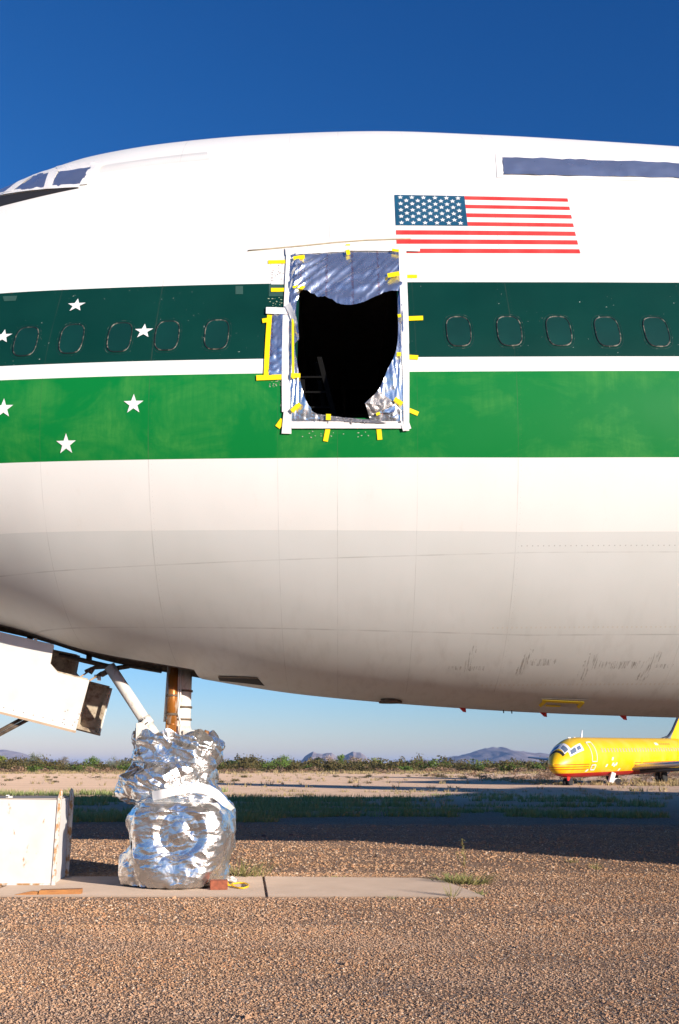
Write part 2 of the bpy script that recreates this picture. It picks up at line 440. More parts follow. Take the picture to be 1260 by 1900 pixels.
# nose wheel well box
mb = MB(); zz = 3.55
wx = list(np.linspace(WELL0, WELL1, 24)); YI = YW-.035
for sy in (-1, 1):
    vs = []
    for x in wx: vs += [(x, sy*YI, sec_pt(x, rows_t(x)[R_W])[1]+.01), (x, sy*YI, zz)]
    mb.add(vs, [(2*i, 2*i+2, 2*i+3, 2*i+1) for i in range(23)])
ZE = sec_pt(WELL1, rows_t(WELL1)[R_W])[1]
mb.add([(WELL0, -YW, zz), (WELL1, -YW, 3.4), (WELL1, YW, 3.4), (WELL0, YW, zz)], [(0, 1, 2, 3)])
mb.add([(WELL1, -YW, ZE), (WELL1, YW, ZE), (WELL1, YW, 3.4), (WELL1, -YW, 3.4)], [(0, 1, 2, 3)])
for k in range(7): mb.box((-5.8+k*.6, 0, 3.35), (.06, 1.15, .12))
mb.build('wheel_well', M_grime, jet)
# well edge rail hanging a little below the skin
for sy in (-1, 1):
    mb = MB()
    for i in range(24):
        x0 = WELL0+(WELL1-WELL0)*i/24; x1 = WELL0+(WELL1-WELL0)*(i+1)/24
        z0, z1 = sec_pt(x0, rows_t(x0)[R_W])[1], sec_pt(x1, rows_t(x1)[R_W])[1]
        mb.box(((x0+x1)/2, sy*(YW-.018), (z0+z1)/2+.012), (x1-x0+.01, .024, .05), ry=-math.atan2(z1-z0, x1-x0))
    mb.build('well_edge', M_grime, jet)

def PJ(x, z, off=0): return P(x, z, off)-JO
def jpatch(*a, **k): o = patch(*a, **k); o.location = -JO; return o
def jstrip(*a, **k): o = strip(*a, **k); o.location = -JO; return o

# plugged cabin windows
def outline(x, z, a, b, off, n=40, e=3.2):
    pts = []
    for k in range(n):
        th = 2*math.pi*k/n; c, s = math.cos(th), math.sin(th)
        r = (abs(c)**e+abs(s)**e)**(-1/e)
        pts.append(PJ(x+a*r*c, z+b*r*s, off))
    return pts
M_seal2 = Mat('window_lap_line', .5); M_seal2.base(M_seal2.mix(M_seal2.noise(20.0, 4).ramp(.56, .66), (.002, .032, .024), (.09, .11, .085))); M_seal2 = M_seal2.m
M_seal = Mat('worn_window_seal', .5)
M_seal.base(M_seal.mix(M_seal.noise(16.0, 4).ramp(.50, .70), (.008, .016, .012), (.22, .20, .15))); M_seal = M_seal.m
win_px = [(48, 633), (133, 628), (222, 625), (310, 622), (402, 620), (851, 614), (945, 613.5), (1037, 613.5), (1127, 614.5), (1218, 615)]
wins = [ray(*p) for p in win_px]; wins += [(wins[-1][0]+.5*k, wins[-1][1]) for k in range(1, 7)]; wins = [(wins[0][0]-.46*k, wins[0][1]-.006*k) for k in (2, 1)]+wins
for (x, z) in wins:
    A, B = .130, .203
    mb = MB(); o1 = outline(x, z, A*.9, B*.92, .003); mb.add([PJ(x, z, .003)]+o1, [(0, 1+i, 1+(i+1) % 40) for i in range(40)], 0, True)
    w = mb.build('cabin_window', M_darkgreen, jet)
    mb = MB(); rs = [outline(x, z, A, B, .0012), outline(x, z, A*.975, B*.98, .007), outline(x, z, A*.93, B*.945, .007), outline(x, z, A*.9, B*.92, .002)]
    vs = sum(rs, []); fs = []
    for j in range(3):
        for i in range(40): fs.append((j*40+i, j*40+(i+1) % 40, (j+1)*40+(i+1) % 40, (j+1)*40+i))
    mb.add(vs, fs, 0, True)
    r2 = [outline(x, z, A*1.17, B*1.12, .0008), outline(x, z, A*1.155, B*1.107, .0016), outline(x, z, A*1.14, B*1.095, .0008)]; vs = sum(r2, []); fs = []
    for j in range(2):
        for i in range(40): fs.append((j*40+i, j*40+(i+1) % 40, (j+1)*40+(i+1) % 40, (j+1)*40+i))
    mb.add(vs, fs, 1, True); mb.build('window_seal', [M_seal, M_seal2], w)
# white stars
def star_pts(c, r, tilt=0, k=.40):
    return [(c[0]+(r if i % 2 == 0 else r*k)*math.sin(tilt+i*math.pi/5), c[1]+(r if i % 2 == 0 else r*k)*math.cos(tilt+i*math.pi/5)) for i in range(10)]
M_starw = plain('star_white', (.82, .80, .76), .4, var=.03)
for (px, py), r in (((142, 567), .104), ((267, 615), .104), ((6, 625), .104), ((248, 750), .108), ((123, 824), .108), ((7, 758), .108), ((-120, 690), .108)):
    try: c = ray(px, py)
    except ValueError: continue
    mb = MB(); q = star_pts(c, r*.98); mb.add([PJ(*c, .006)]+[PJ(a, b, .006) for a, b in q], [(0, 1+i, 1+(i+1) % 10) for i in range(10)])
    mb.build('painted_star', M_starw, jet)
# flag
M_fred = Mat('flag_red', .4); M_fred.base(M_fred.mix(M_fred.noise((5.0, 5.0, 1.0), 4).ramp(.3, .8), (.62, .035, .03), (.72, .085, .07))); M_fred = M_fred.m
M_fblue = plain('flag_blue', (.012, .085, .16), .4, var=.2, sc=3)
fc = [ray(732, 362), ray(1053, 368.5), ray(1077, 470.5), ray(737, 470)]
def fl(s, t):
    return tuple((1-s)*(1-t)*fc[0][k]+s*(1-t)*fc[1][k]+s*t*fc[2][k]+(1-s)*t*fc[3][k] for k in (0, 1))
mb = MB()
def fquad(s0, s1, t0, t1, m, off, n=14):
    vs = []; fs = []
    for i in range(n+1):
        for t in (t0, (t0+t1)/2, t1): vs.append(PJ(*fl(s0+(s1-s0)*i/n, t), off))
    for i in range(n):
        for j in (0, 1): fs.append((3*i+j, 3*i+3+j, 3*i+4+j, 3*i+1+j))
    mb.add(vs, fs, m, True)
tt = [0, .068, .142, .21, .288, .356, .434, .506, .580, .645, .722, .785, .862, .93, 1]
edges = [(0, .06), (.152, .212), (.302, .368), (.455, .520), (.606, .680), (.762, .838), (.925, 1.0)]
for k, (t0, t1) in enumerate(edges): fquad(.402 if k < 4 else 0, 1, t0, t1, 0, .004)
fquad(0, .404, 0, .522, 1, .005)
for r in range(9):
    nst = 6 if r % 2 == 0 else 5
    for k in range(nst):
        s = .033+(k+(.5 if nst == 5 else 0))*.0665; t = .045+r*.0545
        c = fl(s, t); q = star_pts(c, .034)
        mb.add([PJ(*c, .008)]+[PJ(a, b, .008) for a, b in q], [(0, 1+i, 1+(i+1) % 10) for i in range(10)], 2)
mb.build('flag_marking', [M_fred, M_fblue, M_starw], jet)
# squares of speed tape / worn patches on the bands
for q, m in (([(437, 531), (451, 531), (451, 546), (437, 546)], M_greengrey), ([(499, 527), (529, 527), (529, 550), (499, 550)], M_greengrey), ([(5, 550), (32, 549), (29, 558), (8, 559)], M_greengrey)):
    jpatch('scuffed_patch', q, m, jet, off=.0025, nu=2, nv=2)
# rain gutter line above the door and doubler plate
M_gut = plain('gutter_metal', (.50, .42, .28), .5)
pts = [PP(px, py, .008)-JO for px, py in ((460, 466), (500, 462.5), (560, 457), (620, 451), (680, 446.5), (740, 444.5), (762, 443.5))]
MB().tube(pts, .008, n=6).build('rain_gutter', M_gut, jet)
M_ghost = plain('doubler_white', (.76, .73, .69), .35, var=.05)
jpatch('repair_plate', [(612, 414), (640, 413), (640, 452), (612, 454)], M_ghost, jet, off=.003, nu=3, nv=3)
jpatch('repair_plate', [(503, 490), (529, 489), (529, 528), (503, 528)], M_ghost, jet, off=.003, nu=3, nv=3)
# rivet holes left of the door and above it
for k in range(46):
    px, py = random.choice([(random.gauss(566, 9), random.gauss(463, 3)), (random.uniform(504, 507), random.uniform(492, 526)), (random.uniform(508, 528), random.uniform(488, 520)), (random.uniform(540, 640), random.uniform(460, 466))])
    c = PP(px, py, .0045)-JO; MB().tube([c, c+Vector((0, .004, 0))], random.uniform(.004, .007), n=6).build('rivet_hole', M_grime, jet)
M_chip = plain('bare_primer', (.36, .42, .27), .6)
for k in range(70):
    px, py = random.choice([(random.uniform(496, 524), random.uniform(552, 572)), (random.uniform(498, 522), random.uniform(705, 718)), (random.uniform(560, 700), random.uniform(800, 812)), (random.uniform(522, 527), random.uniform(700, 770))])
    x, z = ray(px, py); r = random.uniform(.004, .011); 
    q = [(x+r*random.uniform(.5, 1.6)*math.cos(a), z+r*random.uniform(.4, .9)*math.sin(a)) for a in np.linspace(0, 6.28, 7)[:-1]]
    MB().add([PJ(a, b, .004) for a, b in q], [tuple(range(6))]).build('paint_chip', M_chip, jet)
# cockpit windows, masked with foil; their tape is part of the covers below
def sheet_xz(name, c, m, parent, off, **k): return jpatch(name, c, m, parent, off=off, space='xz', **k)
M_anti = plain('antiglare_black', (.022, .020, .019), .6)
a0, a1, a2 = ray(0, 364.5), ray(147, 348.5), ray(0, 383.5)
sheet_xz('antiglare_panel', [(a0[0], a0[1]), (a1[0], a1[1]), (a1[0]-.005, a1[1]-.01), (a2[0], a2[1])], M_anti, jet, .003, nu=16, nv=4)
sheet_xz('antiglare_panel', [(a0[0]-1.1, a0[1]-.42), (a0[0], a0[1]), (a2[0], a2[1]), (a2[0]-1.1, a2[1]-.5)], M_anti, jet, .003, nu=16, nv=4)
# little roof fitting on the crown
mb = MB(); x = -2.28; z = float(fT(x)); mb.box((x, -.25, z-.01), (.10, .04, .05)); mb.tube([(x+.02, -.25, z), (x+.03, -.25, z+.07)], [.02, .012], n=8); mb.tube([(x-.05, -.25, z), (x-.04, -.25, z+.045)], .012, n=8)
mb.build('roof_fitting', M_white, jet)
mb = MB()
for k in range(60):     # ribbed strake behind the cockpit windows
    s = k/59; c = PP(188+s*200, 321-s*24-8*s*(1-s), .003)-JO; d = PP(183+s*200, 309-s*27-8*s*(1-s), .003)-JO
    mb.tube([c, d], .0022, n=5)
mb.build('ribbed_vent', M_ghost, jet)
# low vents, drains and access panel
jpatch('air_inlet', [(405, 1256), (478, 1258), (491, 1272), (408, 1263)], M_black, jet, off=.003, nu=10, nv=4)  # flat black plate paints the dark of the slot opening, no recess behind
jpatch('air_inlet', [(405, 1253.5), (478, 1256), (478, 1258), (405, 1256)], M_grime, jet, off=.012, nu=10, nv=2)
mb = MB(); c = Vector((.62, -.3, float(fB(.62))))
ring = [c+Vector((.13*math.cos(a), .1*math.sin(a), -.015)) for a in np.linspace(0, 2*math.pi, 25)]
mb.tube(ring, .015, n=6, caps=False); mb.tube([c+Vector((0, 0, .02)), c+Vector((0, 0, -.01))], .12, n=20); mb.build('belly_drain_ring', M_grime, jet)
ap = [(1008, 1297), (1084, 1300), (1080, 1312), (1000, 1308)]
jpatch('access_panel', ap, M_alu, jet, off=.006, nu=6, nv=2)
for a, b, w in (((1006, 1299), (1084, 1303), 4), ((1012, 1299), (1001, 1309), 6), ((1081, 1302), (1072, 1311.5), 6), ((1012, 1308), (1040, 1309), 2.5)):
    x = jstrip('yellow_tape_piece', (a, b), w, M_ytape, jet, off=.011)
jpatch('access_hinge', [(1003, 1293.5), (1092, 1296.5), (1092, 1299), (1003, 1296)], M_alu, jet, off=.014, nu=6, nv=1)
for px, py in ((858, 1312), (1009, 1321), (1158, 1328)):
    x = on_y(px, py, YC-.1).x; z = float(fB(x))
    MB().prism([(x-.05, -.02, z+.02), (x+.05, -.02, z+.02), (x+.055, -.02, z-.055), (x+.02, -.02, z-.05)], (0, .02, 0)).build('drain_mast', M_red, jet)
for px in (932, 947):
    x = on_y(px, 1318, YC).x; z = float(fB(x)); MB().box((x, -.1, z-.012), (.012, .012, .05)).build('static_pin', M_black, jet)
# wings, fin, stabilisers
def surf(name, root, tip, c0, c1, th0, th1, axis, mat, parent, n=10):
    """lifting surface: root/tip leading edges, chords; thickness across axis"""
    prof = [(0, 0), (.02, .3), (.1, .75), (.3, 1), (.6, .75), (1, .05), (.6, -.6), (.3, -.8), (.1, -.6), (.02, -.25)]
    vs = []; fs = []; m = len(prof); root, tip = Vector(root), Vector(tip)
    for i in range(n+1):
        s = i/n; le = root.lerp(tip, s); c = c0*(1-s)+c1*s; t = (th0*(1-s)+th1*s)/2
        for a, b in prof: vs.append(le+Vector((a*c, 0, 0))+axis*(b*t))
    for i in range(n):
        for k in range(m): fs.append((i*m+k, i*m+(k+1) % m, (i+1)*m+(k+1) % m, (i+1)*m+k))
    fs += [tuple(range(m)), tuple(n*m+k for k in range(m))]
    mb = MB(); mb.add(vs, fs, 0, False); return mb.build(name, mat, parent)
for sy in (-1, 1):
    surf('wing', (10.5, sy*3.0, 3.1), (10.5+27*.98, sy*30, 6.2), 15.0, 4, 1.7, .35, Vector((0, 0, 1)), M_white, jet)
    surf('tail_plane', (50, sy*1.0, 6.8), (58.5, sy*11, 8.1), 8.5, 2.6, .7, .2, Vector((0, 0, 1)), M_white, jet)
surf('tail_fin', (46, 0, 7.6), (57.2, 0, 19.2), 13, 4.2, 1.0, .3, Vector((0, 1, 0)), M_white, jet)

# ---------------- nose gear
def JY(px, py, Y): return on_y(px, py, Y)-JO
M_oil = Mat('oily_rust_strut', .35, .3); M_oil.base(M_oil.mix(M_oil.noise((18.0, 18.0, 5.0), 5, .6).ramp(.54, .68), (.38, .14, .022), (.60, .48, .36))); M_oil = M_oil.m
M_gear = Mat('gear_paint', .45); M_gear.base(M_gear.mix(M_gear.noise((14.0, 14.0, 5.0), 5, .65).ramp(.55, .8), (.72, .68, .61), (.28, .19, .12))); M_gear = M_gear.m
gx = on_y(331, 1300, YC).x
zt_, zb_ = 2.75, on_y(331, 1372, YC).z
MB().tube([(gx+.03, .03, zt_), (gx+.03, .03, 2.05), (gx+.03, .03, zb_-.3)], [.125, .125, .13], n=24).build('main_strut', M_gear, jet)
mb = MB(); mb.tube([(gx-.06, -.13, 2.6), (gx-.045, -.17, 1.86)], .062, n=16)
mb.box((gx-.05, -.15, 1.80), (.13, .10, .26)); mb.tube([(gx-.14, -.16, 1.70), (gx+.05, -.16, 1.70)], .055, n=14); mb.build('torque_link', M_oil, jet, bevel=.008)
mb = MB()
for z in (2.28, 2.08, 1.93): mb.tube([(gx+.03, .03, z-.012), (gx+.03, .03, z+.012)], .142, n=24)
mb.tube([(gx-.055, -.15, 2.2), (gx-.055, -.15, 2.225)], .075, n=16); mb.tube([(gx-.05, -.16, 1.97), (gx-.05, -.16, 2.0)], .078, n=16); mb.build('clamp_ring', M_grime, jet)
mb = MB(); mb.tube([(gx+.045, -.14, 2.62), (gx+.045, -.15, 2.2), (gx+.03, -.17, 2.0), (gx+.075, -.2, 1.85), (gx+.06, -.2, 1.72)], .012, n=8)
mb.tube([(gx+.02, -.15, 2.6), (gx+.02, -.16, 1.95)], .009, n=8)
mb.tube([(gx-.13, -.05, 2.6), (gx-.15, -.05, 1.9)], .018, n=8); mb.build('hydraulic_hose', M_gear, jet)
mb = MB(); mb.tube([(gx+.03, 0, 1.86), (gx+.03, 0, 1.62)], [.13, .22], n=20); mb.box((gx+.17, -.1, 1.72), (.16, .18, .15)); mb.tube([(gx+.22, -.12, 1.72), (gx+.34, -.12, 1.72)], .085, n=16)
mb.box((gx-.14, -.1, 1.66), (.1, .2, .2)); mb.build('strut_collar', M_gear, jet, bevel=.012)
MB().tube([(gx+.33, -.13, 1.72), (gx+.38, -.13, 1.70)], .09, n=16).build('rusty_cap', M_oil, jet)
# drag brace
b0, b1 = JY(203, 1236, YC-.12), JY(287, 1364, YC-.12)
mb = MB(); mb.tube([b0, b0.lerp(b1, .78)], .070, n=20); mb.tube([b0.lerp(b1, .76), b0.lerp(b1, .86)], .083, n=20); mb.tube([b0.lerp(b1, .86), b1], .068, n=20); brace = mb
p = JY(256, 1342, YC-.2); mb = MB()
mb.prism([JY(251, 1374, YC-.3), JY(252, 1342, YC-.3), JY(262, 1340, YC-.3), JY(276, 1352, YC-.3), JY(292, 1374, YC-.3)], (0, .12, 0)); mb.build('brace_bracket', M_gear, jet, bevel=.006)
mb = brace
for k, (f, s) in enumerate(((.78, 9), (.84, 9))):
    for j in range(s):
        if random.random() < .75:
            a = -1.9+.32*j*.5; d = (b1-b0).normalized(); u = d.cross(Vector((0, 1, 0))).normalized(); v = Vector((0, -1, 0))
            c = b0.lerp(b1, f)+(u*math.sin(a+.9)+v*math.cos(a+.9))*.0845; mb.box(c, (.008, .004, .018), 1)
mb.build('drag_brace', [M_gear, M_black], jet)
# linkages and hoses at the brace head
mb = MB()
for a, b, r in (((205, 1236), (176, 1238), .03), ((176, 1238), (158, 1246), .022), ((203, 1244), (188, 1252), .035), ((215, 1240), (240, 1236), .03), ((240, 1236), (300, 1246), .022), ((110, 1215), (200, 1236), .03), ((166, 1249), (172, 1240), .035), ((180, 1256), (190, 1249), .03)):
    mb.tube([JY(*a, YC-.05), JY(*b, YC-.05)], r, n=8)
mb.build('door_linkage', M_grime, jet)
M_rod = plain('tan_rod', (.42, .27, .15), .5)
mb = MB(); mb.tube([JY(146, 1258, YC-.3), JY(163, 1247, YC-.1)], .010, n=8); mb.tube([JY(166, 1263, YC-.5), JY(184, 1252, YC-.1)], .010, n=8); mb.build('door_rod', M_rod, jet)
mb = MB(); mb.box(JY(184, 1259, YC-.12), (.04, .03, .05)); mb.box(JY(179, 1255, YC-.12), (.05, .03, .04)); mb.build('rod_end', M_gear, jet)
mb = MB(); mb.tube([JY(45, 1331, 12.1), JY(-60, 1388, 12.3)], .022, n=8); mb.tube([JY(60, 1331, 12.1), JY(-60, 1395, 12.3)], .022, n=8); mb.build('door_actuator', M_grime, jet)
# gear doors
M_doorp = Mat('gear_door_paint', .5); M_doorp.base(M_doorp.mix(M_doorp.noise(3.0, 5).ramp(.4, .8), (.78, .755, .70), (.66, .62, .55))); M_doorp = M_doorp.m
M_doori = Mat('gear_door_inner', .6); M_doori.base(M_doori.mix(M_doori.noise((10.0, 10.0, 12.0), 6, .7).ramp(.45, .68), (.56, .47, .34), (.20, .13, .08))); M_doori = M_doori.m
M_tanedge = plain('tan_edge', (.50, .36, .24), .6)
dpx = [(-420, 1072), (0, 1172.5), (101, 1196.5), (94, 1231.5), (108, 1248), (166.5, 1263), (141, 1356), (0, 1320.5), (-420, 1213)]
dl = [on_y(px, py, 12.0) for px, py in dpx]
for sy in (-1, 1):
    yy = -.625 if sy < 0 else .62
    mb = MB(); loop = [Vector((p.x, yy, p.z)) for p in dl]; mb.prism(loop, (0, .012, 0), 0)
    door = mb.build('gear_door', M_doorp, jet)
    mb = MB(); off = .012 if sy < 0 else -.07
    # inner pan with raised rim and stiffeners, on the side facing the other door
    def seg(a, b, w=.05, t=.06): 
        a, b = Vector(a), Vector(b); d = (b-a); L = d.length; mb.box(((a.x+b.x)/2, yy+off+t/2-.001, (a.z+b.z)/2), (L, t, w), ry=-math.atan2(d.z, d.x))
    cx = sum(p.x for p in dl)/len(dl); cz = sum(p.z for p in dl)/len(dl)
    for a, b in zip(dl, dl[1:]+dl[:1]):
        ia = a+(Vector((cx, a.y, cz))-a).normalized()*.035; ib = b+(Vector((cx, b.y, cz))-b).normalized()*.035; seg(ia, ib, .04)
    for k in range(6):
        s = .08+k*.17; a = dl[6].lerp(dl[8], s); b = dl[5].lerp(dl[0], s); seg(a.lerp(b, .06), a.lerp(b, .9), .05, .045)
    mb.build('door_stiffener', M_doori, door)
    mb = MB(); mb.add([Vector((p.x, yy+(.0125 if sy < 0 else -.0005)+.0, p.z)) for p in [q+(Vector((cx, q.y, cz))-q).normalized()*.02 for q in dl]], [tuple(range(len(dl)))]); mb.build('door_inner_skin', M_doori, door)
    # bolted flange along the bottom
    mb = MB(); a, b = dl[6], dl[8]; d = b-a
    mb.box(((a.x+b.x)/2, yy+.0, (a.z+b.z)/2-.012), (d.length, .05, .026), ry=-math.atan2(d.z, d.x))
    if sy > 0: mb.build('door_flange', M_tanedge, door)
    if sy < 0:
        for k in range(30):
            c = a.lerp(b, .01+k*.032)+Vector((0, 0, .055)); mb.tube([Vector((c.x, yy-.003, c.z)), Vector((c.x, yy+.002, c.z))], .006, 1, n=6)
        for px, py in ((122, 1320), (148, 1325), (120, 1335), (140, 1340), (121, 1344), (127, 1318), (146, 1335)):
            c = JY(px, py, YC-.6); mb.tube([Vector((c.x, yy-.003, c.z)), Vector((c.x, yy+.002, c.z))], .006, 1, n=6)
        mb.build('door_flange', [M_tanedge, M_grime], door)
        mb = MB(); q = [JY(*v, YC-.603) for v in ((116.5, 1346), (124, 1315), (152, 1320), (144, 1354))]
        for u, v in ((q[0], q[1]), (q[1], q[2])): mb.tube([u, v], .004, n=5)
        mb.build('panel_seam', M_tanedge, door)
        MB().box(JY(66, 1187, YC-.6), (.03, .04, .03)).build('hinge_lug', M_gear, door)
# hinge arms between well edge and starboard door
for x in (-3.3, -4.1, -5.0): MB().box((x, .59, 2.78+(-x-3.3)*.2), (.07, .04, .2)).build('door_hinge', M_grime, jet)
# hidden wheels under the wrap
for sy in (-.34, .34):
    mb = MB(); prof = [(-.17, .30), (-.2, .38), (-.2, .40), (-.15, .43), (-.07, .45), (.07, .45), (.15, .43), (.2, .40), (.2, .38), (.17, .30)]
    vs = []; fs = []; n = 40
    for a, r in prof:
        for k in range(n): vs.append((gx+.02+r*math.cos(2*math.pi*k/n), sy+a*.8, .52+r*math.sin(2*math.pi*k/n)))
    for i in range(len(prof)-1):
        for k in range(n): fs.append((i*n+k, i*n+(k+1) % n, (i+1)*n+(k+1) % n, (i+1)*n+k))
    mb.add(vs, fs, 0, True); wh = mb.build('nose_wheel', M_rubber, jet)
    MB().tube([(gx+.02, sy-.12, .69), (gx+.02, sy+.12, .69)], .3, n=24).build('wheel_hub', M_alu, wh)

# ------------------------------------------------------------------ FOIL COVERS on the jet
def outer_pt(th, rect, c):
    x0, y0, x1, y1 = rect; dx, dy = math.cos(th), math.sin(th); t = 1e9
    if dx > 1e-6: t = min(t, (x1-c[0])/dx)
    if dx < -1e-6: t = min(t, (x0-c[0])/dx)
    if dy > 1e-6: t = min(t, (y1-c[1])/dy)
    if dy < -1e-6: t = min(t, (y0-c[1])/dy)
    return (c[0]+dx*t, c[1]+dy*t)
cover = empty('foil_door_cover', (0, YC-3.2, 6.2), 'torn silver foil sheet taped with white and yellow strips over the open cabin doorway', 'foil cover')
CO = Vector(cover.location)
def cv(o, par=cover): o.parent = par; o.location = Vector(o.location)-CO; return o
inner = [(741,540),(728,541),(712,543),(700,549),(688,554),(677,560),(664,564),(650,566),(637,565.5),(625,563),(615,557),(604,554),(592,553),(582,549),(577,546),(568,544.5),(557,544.5),(556,552),(550,563),(549,580),(548,600),(551,620),(551,637),(547,642),(549,660),(554,690),(559,715),(565,738),(572,752),(577,757),(579,764),(588,769),(598,773),(620,776),(650,779),(672,781),(712,781),(725,778),(728,768),(733,760),(737,752),(732,755),(722,768),(712,766),(705,768),(697,771),(692,775),(684,775),(683,768),(682,757),(677,750),(684,743),(696,735),(704,722),(712,706),(720,685),(728,672),(735,655),(738,635),(739,610),(738,580),(738,555)]
# resample the torn edge
def resample(pts, n):
    d = [0]
    q = pts+[pts[0]]
    for a, b in zip(q, q[1:]): d.append(d[-1]+math.dist(a, b))
    out = []
    for k in range(n):
        t = d[-1]*k/n; i = max(j for j in range(len(d)) if d[j] <= t); i = min(i, len(pts)-1)
        f = (t-d[i])/(d[i+1]-d[i]); out.append((q[i][0]*(1-f)+q[i+1][0]*f, q[i][1]*(1-f)+q[i+1][1]*f))
    return out
inn = resample(inner, 360); rect = (534, 468, 752, 792)
def proj_out(p):
    """nearest matching point on the taped rectangle"""
    c = (645, 655); th = math.atan2((p[1]-c[1])/1.45, p[0]-c[0]); dx, dy = math.cos(th), math.sin(th)*1.45
    t = 1e9
    for lim, v, o in ((rect[2], dx, c[0]), (rect[0], dx, c[0]), (rect[3], dy, c[1]), (rect[1], dy, c[1])):
        if abs(v) > 1e-6 and (lim-o)/v > 0: t = min(t, (lim-o)/v)
    return (c[0]+dx*t, c[1]+dy*t)
NRAD = 30; V = []; rays = {}
def fastP(px, py, off):
    x, z = ray(px, py); return P(x, z, off)
for i, p in enumerate(inn):
    q = proj_out(p)
    A = ray(*q); B = ray(*p)
    for j in range(NRAD+1):
        s = j/NRAD; x = A[0]*(1-s)+B[0]*s; z = A[1]*(1-s)+B[1]*s
        px, py = q[0]*(1-s)+p[0]*s, q[1]*(1-s)+p[1]*s
        free = min(1, s*2.5)
        # diagonal tension folds fanning out of the upper-left corner
        ax, ay = px-535, 560-py; ang = math.atan2(ay+30, ax+60)
        rr = math.hypot(ax+60, ay+30)
        topw = max(0, min(1, (575-py)/40)); diag = abs(noise.noise(Vector((ang*17, rr*.006, 3.1))))*1.7-.5
        diag2 = abs(noise.noise(Vector((ang*38, rr*.012, 9.1))))-.3
        fade = math.exp(-max(0, rr-60)/140)
        u_ = px*.84-py*.54; v_ = px*.54+py*.84+.0009*(px-540)**2
        fade = math.exp(-max(0, px-565)/70)*min(1, max(0, (px-534)/14))
        rg = (1-abs(noise.noise(Vector((v_*.085, u_*.006, 2.0)))*2.2))+.5*(1-abs(noise.noise(Vector((v_*.19, u_*.01, 7.0)))*2.2))
        fold = topw*(rg*.048*(fade+.10)+diag*.012)
        swag = topw*.016*math.sin((py-px*.10)*.22)*max(0, 1-abs(px-650)/90)*max(0, min(1, (py-520)/30))
        crk = abs(noise.noise(Vector((x*9, 0, z*9))))+.5*abs(noise.noise(Vector((x*21, 4, z*21))))
        side = (1-topw)*(abs(noise.noise(Vector((x*22, 1, z*3)))))*.028
        o = .010+free*(fold*1.1+swag+side+crk*.008)
        if s > .5: o -= (s-.5)*.03*(1 if py < 600 else -.6)
        V.append(P(x, z, max(o, .003)))
n = len(inn); Fq = [(i*(NRAD+1)+j, ((i+1) % n)*(NRAD+1)+j, ((i+1) % n)*(NRAD+1)+j+1, i*(NRAD+1)+j+1) for i in range(n) for j in range(NRAD)]
cv(mesh_np('foil_sheet', np.array(V), np.array(Fq), [M_foil]))
# folded grey flap at the lower right
M_dull = Mat('dull_foil_back', .42, .75, (.30, .28, .27)); M_dull.bump(M_dull.noise(40.0, 4, .6, 1), .006, .8); M_dull = M_dull.m
def flap(name, c, m, offs, nu=14, nv=12, seed=0, amp=.02):
    C = [ray(*q) for q in c]; V = []
    for j in range(nv+1):
        for i in range(nu+1):
            s, t = i/nu, j/nv
            x = (1-s)*(1-t)*C[0][0]+s*(1-t)*C[1][0]+s*t*C[2][0]+(1-s)*t*C[3][0]; z = (1-s)*(1-t)*C[0][1]+s*(1-t)*C[1][1]+s*t*C[2][1]+(1-s)*t*C[3][1]
            nn = abs(noise.noise(Vector((x*14, seed, z*14))))*amp
            e = noise.noise(Vector((x*30, seed, z*30)))*.004
            o = offs[0]*(1-s)*(1-t)+offs[1]*s*(1-t)+offs[2]*s*t+offs[3]*(1-s)*t
            V.append(P(x+e, z+e, o+nn))
    Fq = [(j*(nu+1)+i, j*(nu+1)+i+1, (j+1)*(nu+1)+i+1, (j+1)*(nu+1)+i) for j in range(nv) for i in range(nu)]
    return cv(mesh_np(name, np.array(V), np.array(Fq), [m]))
flap('folded_flap', [(702, 727), (733, 748), (724, 757), (678, 751)], M_dull, (.03, .02, .03, .06), seed=1)
flap('folded_flap', [(678, 751), (724, 757), (706, 766), (685, 775)], M_dull, (.06, .03, .03, .03), seed=2)
flap('folded_flap', [(722, 757), (736, 750), (731, 767), (700, 768)], M_foil, (.05, .03, .05, .04), seed=3, nu=10, nv=6)
flap('folded_flap', [(590, 769), (640, 776), (640, 782), (596, 781)], M_dull, (.02, .02, .03, .03), seed=4, nv=4, amp=.012)
flap('folded_flap', [(640, 775.5), (700, 781), (719, 787), (640, 783)], M_dull, (.022, .022, .034, .03), seed=5, nv=4, amp=.012)
flap('loose_foil_edge', [(546, 578), (552, 600), (556, 636), (547, 640)], M_foil, (.03, .04, .05, .03), seed=6, nu=10, nv=8, amp=.04)
flap('torn_foil_corner', [(724, 775), (742, 764), (745, 786), (724, 784)], M_foil, (.012, .012, .014, .014), seed=8, nu=8, nv=6, amp=.03)
def cs(*a, **k): return cv(strip(*a, **k))
# white tape frame (several overlapping lengths)
cs('white_tape_strip', ((538, 472), (533, 575)), 13, M_wtape, None, off=.016, wob=.006)
cs('white_tape_strip', ((533, 573), (531, 765)), 15, M_wtape, None, off=.017, wob=.006)
cs('white_tape_strip', ((534, 762), (532, 805)), 14, M_wtape, None, off=.020, wob=.004, cut=2)
cs('white_tape_strip', ((530, 469), (640, 462.5)), 13, M_wtape, None, off=.019, wob=.005)
cs('white_tape_strip', ((636, 463), (779, 464.5)), 9, M_wtape, None, off=.021, wob=.004)
cs('white_tape_strip', ((746.5, 464), (752, 640)), 14, M_wtape, None, off=.023, wob=.004)
cs('white_tape_strip', ((751.5, 636), (754, 800)), 14, M_wtape, None, off=.024, wob=.004, cut=-2)
cs('white_tape_strip', ((541, 789), (755, 789)), 13, M_wtape, None, off=.022, wob=.005)
cs('white_tape_strip', ((494, 579), (534, 580)), 12, M_wtape, None, off=.024, wob=.003)
